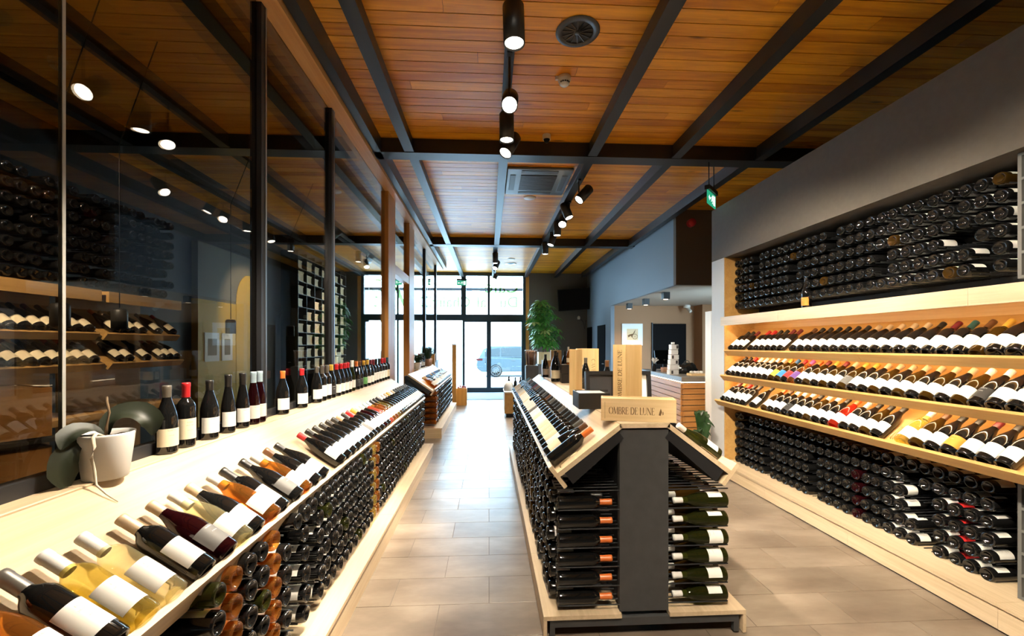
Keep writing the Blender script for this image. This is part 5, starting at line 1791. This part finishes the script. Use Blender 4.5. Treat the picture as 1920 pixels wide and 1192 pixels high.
# ------------------------------------------------------------------ far end of the aisle
lq = thing('low_display_cube', 'low oak display cube with white top beyond the island', 'display cube', (0.62, 9.4, 0))
bx('cube_body', M['oak_warm'], lq, 0.335, 0.92, 9.25, 9.95, 0.085, 0.53, 0.003)
bx('cube_top', M['white'], lq, 0.325, 0.93, 9.24, 9.96, 0.531, 0.56, 0.003)
bx('recessed_base', M['black'], lq, 0.37, 0.88, 9.30, 9.90, 0.0, 0.084)
for i, (x, y, sp, lab) in enumerate(((0.44, 9.5, 'ckK-', 'dark bottle in pale wrapping on the low display cube'), (0.58, 9.42, 'bkK-', 'plain dark bottle on the low display cube, aisle side'), (0.70, 9.52, 'bkK-', 'plain dark bottle on the low display cube, island side'))):
    bottle(sp, Matrix.Translation((x, y, 0.5605)), lab, 'bottles on the low display cube', seg=14)
k = MB()
k.lathe([(0.10, 0.0), (0.115, 0.03), (0.10, 0.12), (0.055, 0.20), (0.047, 0.22), (0.05, 0.22), (0.11, 0.12), (0.12, 0.02), (0.105, 0.0)], 14)
k.v = [(v[0] * (1 + 0.15 * math.sin(7 * math.atan2(v[1], v[0]))) + 0.44, v[1] + 9.5, v[2] + 0.5608) for v in k.v]
k.build('paper_wrap', M['paper'], None, label='crumpled white paper wrap around a bottle on the low cube', category='wrapping')
ub = thing('umbrella_box', 'open wooden box with red tops showing, on the floor by the entrance', 'box', (-0.72, 11.3, 0))
for i, (x0, x1, y0, y1) in enumerate(((-0.86, -0.72, 11.16, 11.18), (-0.718, -0.58, 11.16, 11.18), (-0.86, -0.84, 11.18, 11.44), (-0.60, -0.58, 11.18, 11.44), (-0.84, -0.60, 11.42, 11.44))):
    bx('board', M['post_wood'], ub, x0, x1, y0, y1, 0.0, 0.44, 0.002)
bx('base_board', M['post_wood'], ub, -0.84, -0.60, 11.18, 11.42, 0.0, 0.02)
for i in range(5):
    x, y = -0.80 + 0.045 * i, 11.24 + 0.07 * (i % 3)
    k = MB()
    k.cyl((x, y, 0.02), (x, y, 0.45 + 0.02 * (i % 2)), 0.012, 8)
    k.cyl((x, y, 0.45 + 0.02 * (i % 2)), (x, y, 0.49 + 0.02 * (i % 2)), 0.018, 8, 1)
    k.build('cane', [M['post_wood'], M['red']], ub)
for i, (x, y, h, lab) in enumerate(((-0.885, 10.95, 1.60, 'taller square wooden column stand by the entrance'), (-1.42, 10.95, 1.35, 'shorter square wooden column stand by the entrance'))):
    t = thing('wooden_column_stand', lab, 'stand', (x, y, 0))
    bx('column', M['post_wood'], t, x - 0.05, x + 0.05, y - 0.05, y + 0.05, 0.0, h - 0.02, 0.003)
    bx('cap_board', M['post_wood'], t, x - 0.06, x + 0.06, y - 0.06, y + 0.06, h - 0.019, h, 0.003)
bk = thing('wire_basket_stand', 'dark wire framed basket of brown twigs on a grey block', 'basket', (0.86, 8.9, 0))
bx('block', M['grey_panel'], bk, 0.76, 1.02, 8.8, 9.06, 0.0, 1.14)
k = MB()
for z, r_ in ((1.15, 0.10), (1.46, 0.13)):
    k.tube([(0.88 + r_ * math.cos(i * PI / 8), 8.93 + r_ * math.sin(i * PI / 8), z) for i in range(16)], 0.006, 5, closed=True)
for i in range(6):
    a = i * PI / 3
    k.tube([(0.88 + 0.10 * math.cos(a), 8.93 + 0.10 * math.sin(a), 1.145), (0.88 + 0.13 * math.cos(a), 8.93 + 0.13 * math.sin(a), 1.46)], 0.005, 5)
k.build('wire_frame', M['chrome'], bk)
k = MB()
k.lathe([(0.001, 0), (0.085, 0.0), (0.118, 0.29), (0.06, 0.31), (0.001, 0.32)], 16)
k.v = [(v[0] + 0.88 + 0.008 * math.sin(v[2] * 90), v[1] + 8.93, v[2] + 1.142) for v in k.v]
k.build('twig_bundle', M['basket'], bk, kind='stuff')

# ------------------------------------------------------------------ car outside
car = thing('parked_car', 'pale blue estate car parked in the street outside the glass doors', 'car', (1.2, 21.4, 0))
CX, CYY = -0.62, 21.0
body = [(0.02, 0.42), (0.0, 0.62), (0.05, 0.86), (0.16, 0.98), (4.30, 0.86), (4.62, 0.66), (4.66, 0.36), (4.40, 0.24), (0.25, 0.24)]
cab = [(0.14, 0.97), (0.34, 1.36), (0.72, 1.50), (2.35, 1.50), (2.75, 1.40), (3.55, 0.93)]
GZ0 = -0.02
k = MB()
k.prism([(u + CX, v + GZ0 + 0.02) for u, v in body], CYY, CYY + 1.80, 'y')
o = k.build('car_body', M['car_paint'], car)
bv = o.modifiers.new('soft_edges', 'BEVEL')
bv.width, bv.segments = 0.06, 2
k = MB()
n_ = len(cab)
vs = [(u + CX, CYY + 0.05 + (0.22 if v > 1.2 else 0.0), v) for u, v in cab] + [(u + CX, CYY + 1.75 - (0.22 if v > 1.2 else 0.0), v) for u, v in cab]
k.add(vs, [tuple(range(n_))[::-1], tuple(range(n_, 2 * n_))] + [(i, (i + 1) % n_, n_ + (i + 1) % n_, n_ + i) for i in range(n_)])
k.build('cabin', M['car_paint'], car)
for pts in ([(0.42, 1.02), (0.55, 1.34), (1.15, 1.42), (1.15, 1.02)], [(1.22, 1.02), (1.22, 1.42), (2.20, 1.42), (2.20, 1.0)], [(2.27, 1.0), (2.27, 1.42), (2.62, 1.36), (3.25, 0.97)]):
    k = MB()
    f = lambda v: CYY + 0.05 + 0.22 * max(0, (v - 0.97) / 0.53) - 0.012
    vs = [(u + CX, f(v), v) for u, v in pts] + [(u + CX, f(v) + 0.01, v) for u, v in pts]
    k.add(vs, [(0, 1, 2, 3), (4, 7, 6, 5), (0, 4, 5, 1), (1, 5, 6, 2), (2, 6, 7, 3), (3, 7, 4, 0)])
    k.build('side_window', M['car_glass'], car)
for wx in (0.95, 3.75):
    for wy in (CYY - 0.01, CYY + 1.58):
        Wm = Matrix.Translation((CX + wx, wy + 0.11, 0.33 + GZ0)) @ FRONT
        k = MB()
        k.lathe([(0.20, -0.11), (0.29, -0.11), (0.33, -0.08), (0.33, 0.08), (0.29, 0.11), (0.20, 0.11)], 28, mat=Wm)
        wh = k.build('wheel', M['rubber'], car)
        k = MB()
        k.lathe([(0.25, 0.098), (0.25, 0.112), (0.225, 0.112), (0.225, 0.08)], 28, mat=Wm)
        for q in range(10):
            k.prism([(-0.016, 0.02), (0.016, 0.02), (0.012, 0.235), (-0.012, 0.235)], 0.09, 0.108, 'z', mat=Wm @ Matrix.Rotation(q * PI / 5, 4, 'Z'))
        k.lathe([(0.001, 0.112), (0.05, 0.110), (0.05, 0.08)], 14, mat=Wm)
        k.build('alloy_rim', M['alloy'], wh)
bx('tail_light', M['car_red'], car, CX - 0.01, CX + 0.30, CYY - 0.006, CYY + 0.02, 0.80, 0.90, 0.003)
bx('door_handle', M['alloy'], car, CX + 1.72, CX + 1.90, CYY - 0.02, CYY - 0.001, 0.80, 0.83, 0.003)

# ------------------------------------------------------------------ bottles in the racks
RACK.sort(key=lambda t: t[0])
for d, m, sp, lab, grp in RACK[:300]:
    bottle(sp, m, lab, grp, name='racked_wine_bottle', seg=20 if d < 3.2 else 14)


def low_bottle(k, sp, m, idx):
    """base half of a lying bottle for the racks too small to pick apart"""
    r = SHAPE[sp[0]]['r']
    k.lathe([(0.001, 0.022), (r * 0.66, 0.006), (r * 0.86, 0.0), (r, 0.010), (r, 0.15), (r * 0.45, 0.22), (0.014, 0.25), (0.014, 0.295)], 9, idx, m)


FAR_RACK += [(m, sp) for d, m, sp, lab, grp in RACK[300:]]
order = sorted({sp[1] for m, sp in FAR_RACK})
k = MB()
for m, sp in FAR_RACK:
    low_bottle(k, sp, m, order.index(sp[1]))
k.build('distant_rack_bottles', [GLASS[g][1] for g in order], None, kind='stuff', label='mass of dark bottle ends in the distant parts of the racks', category='bottles')
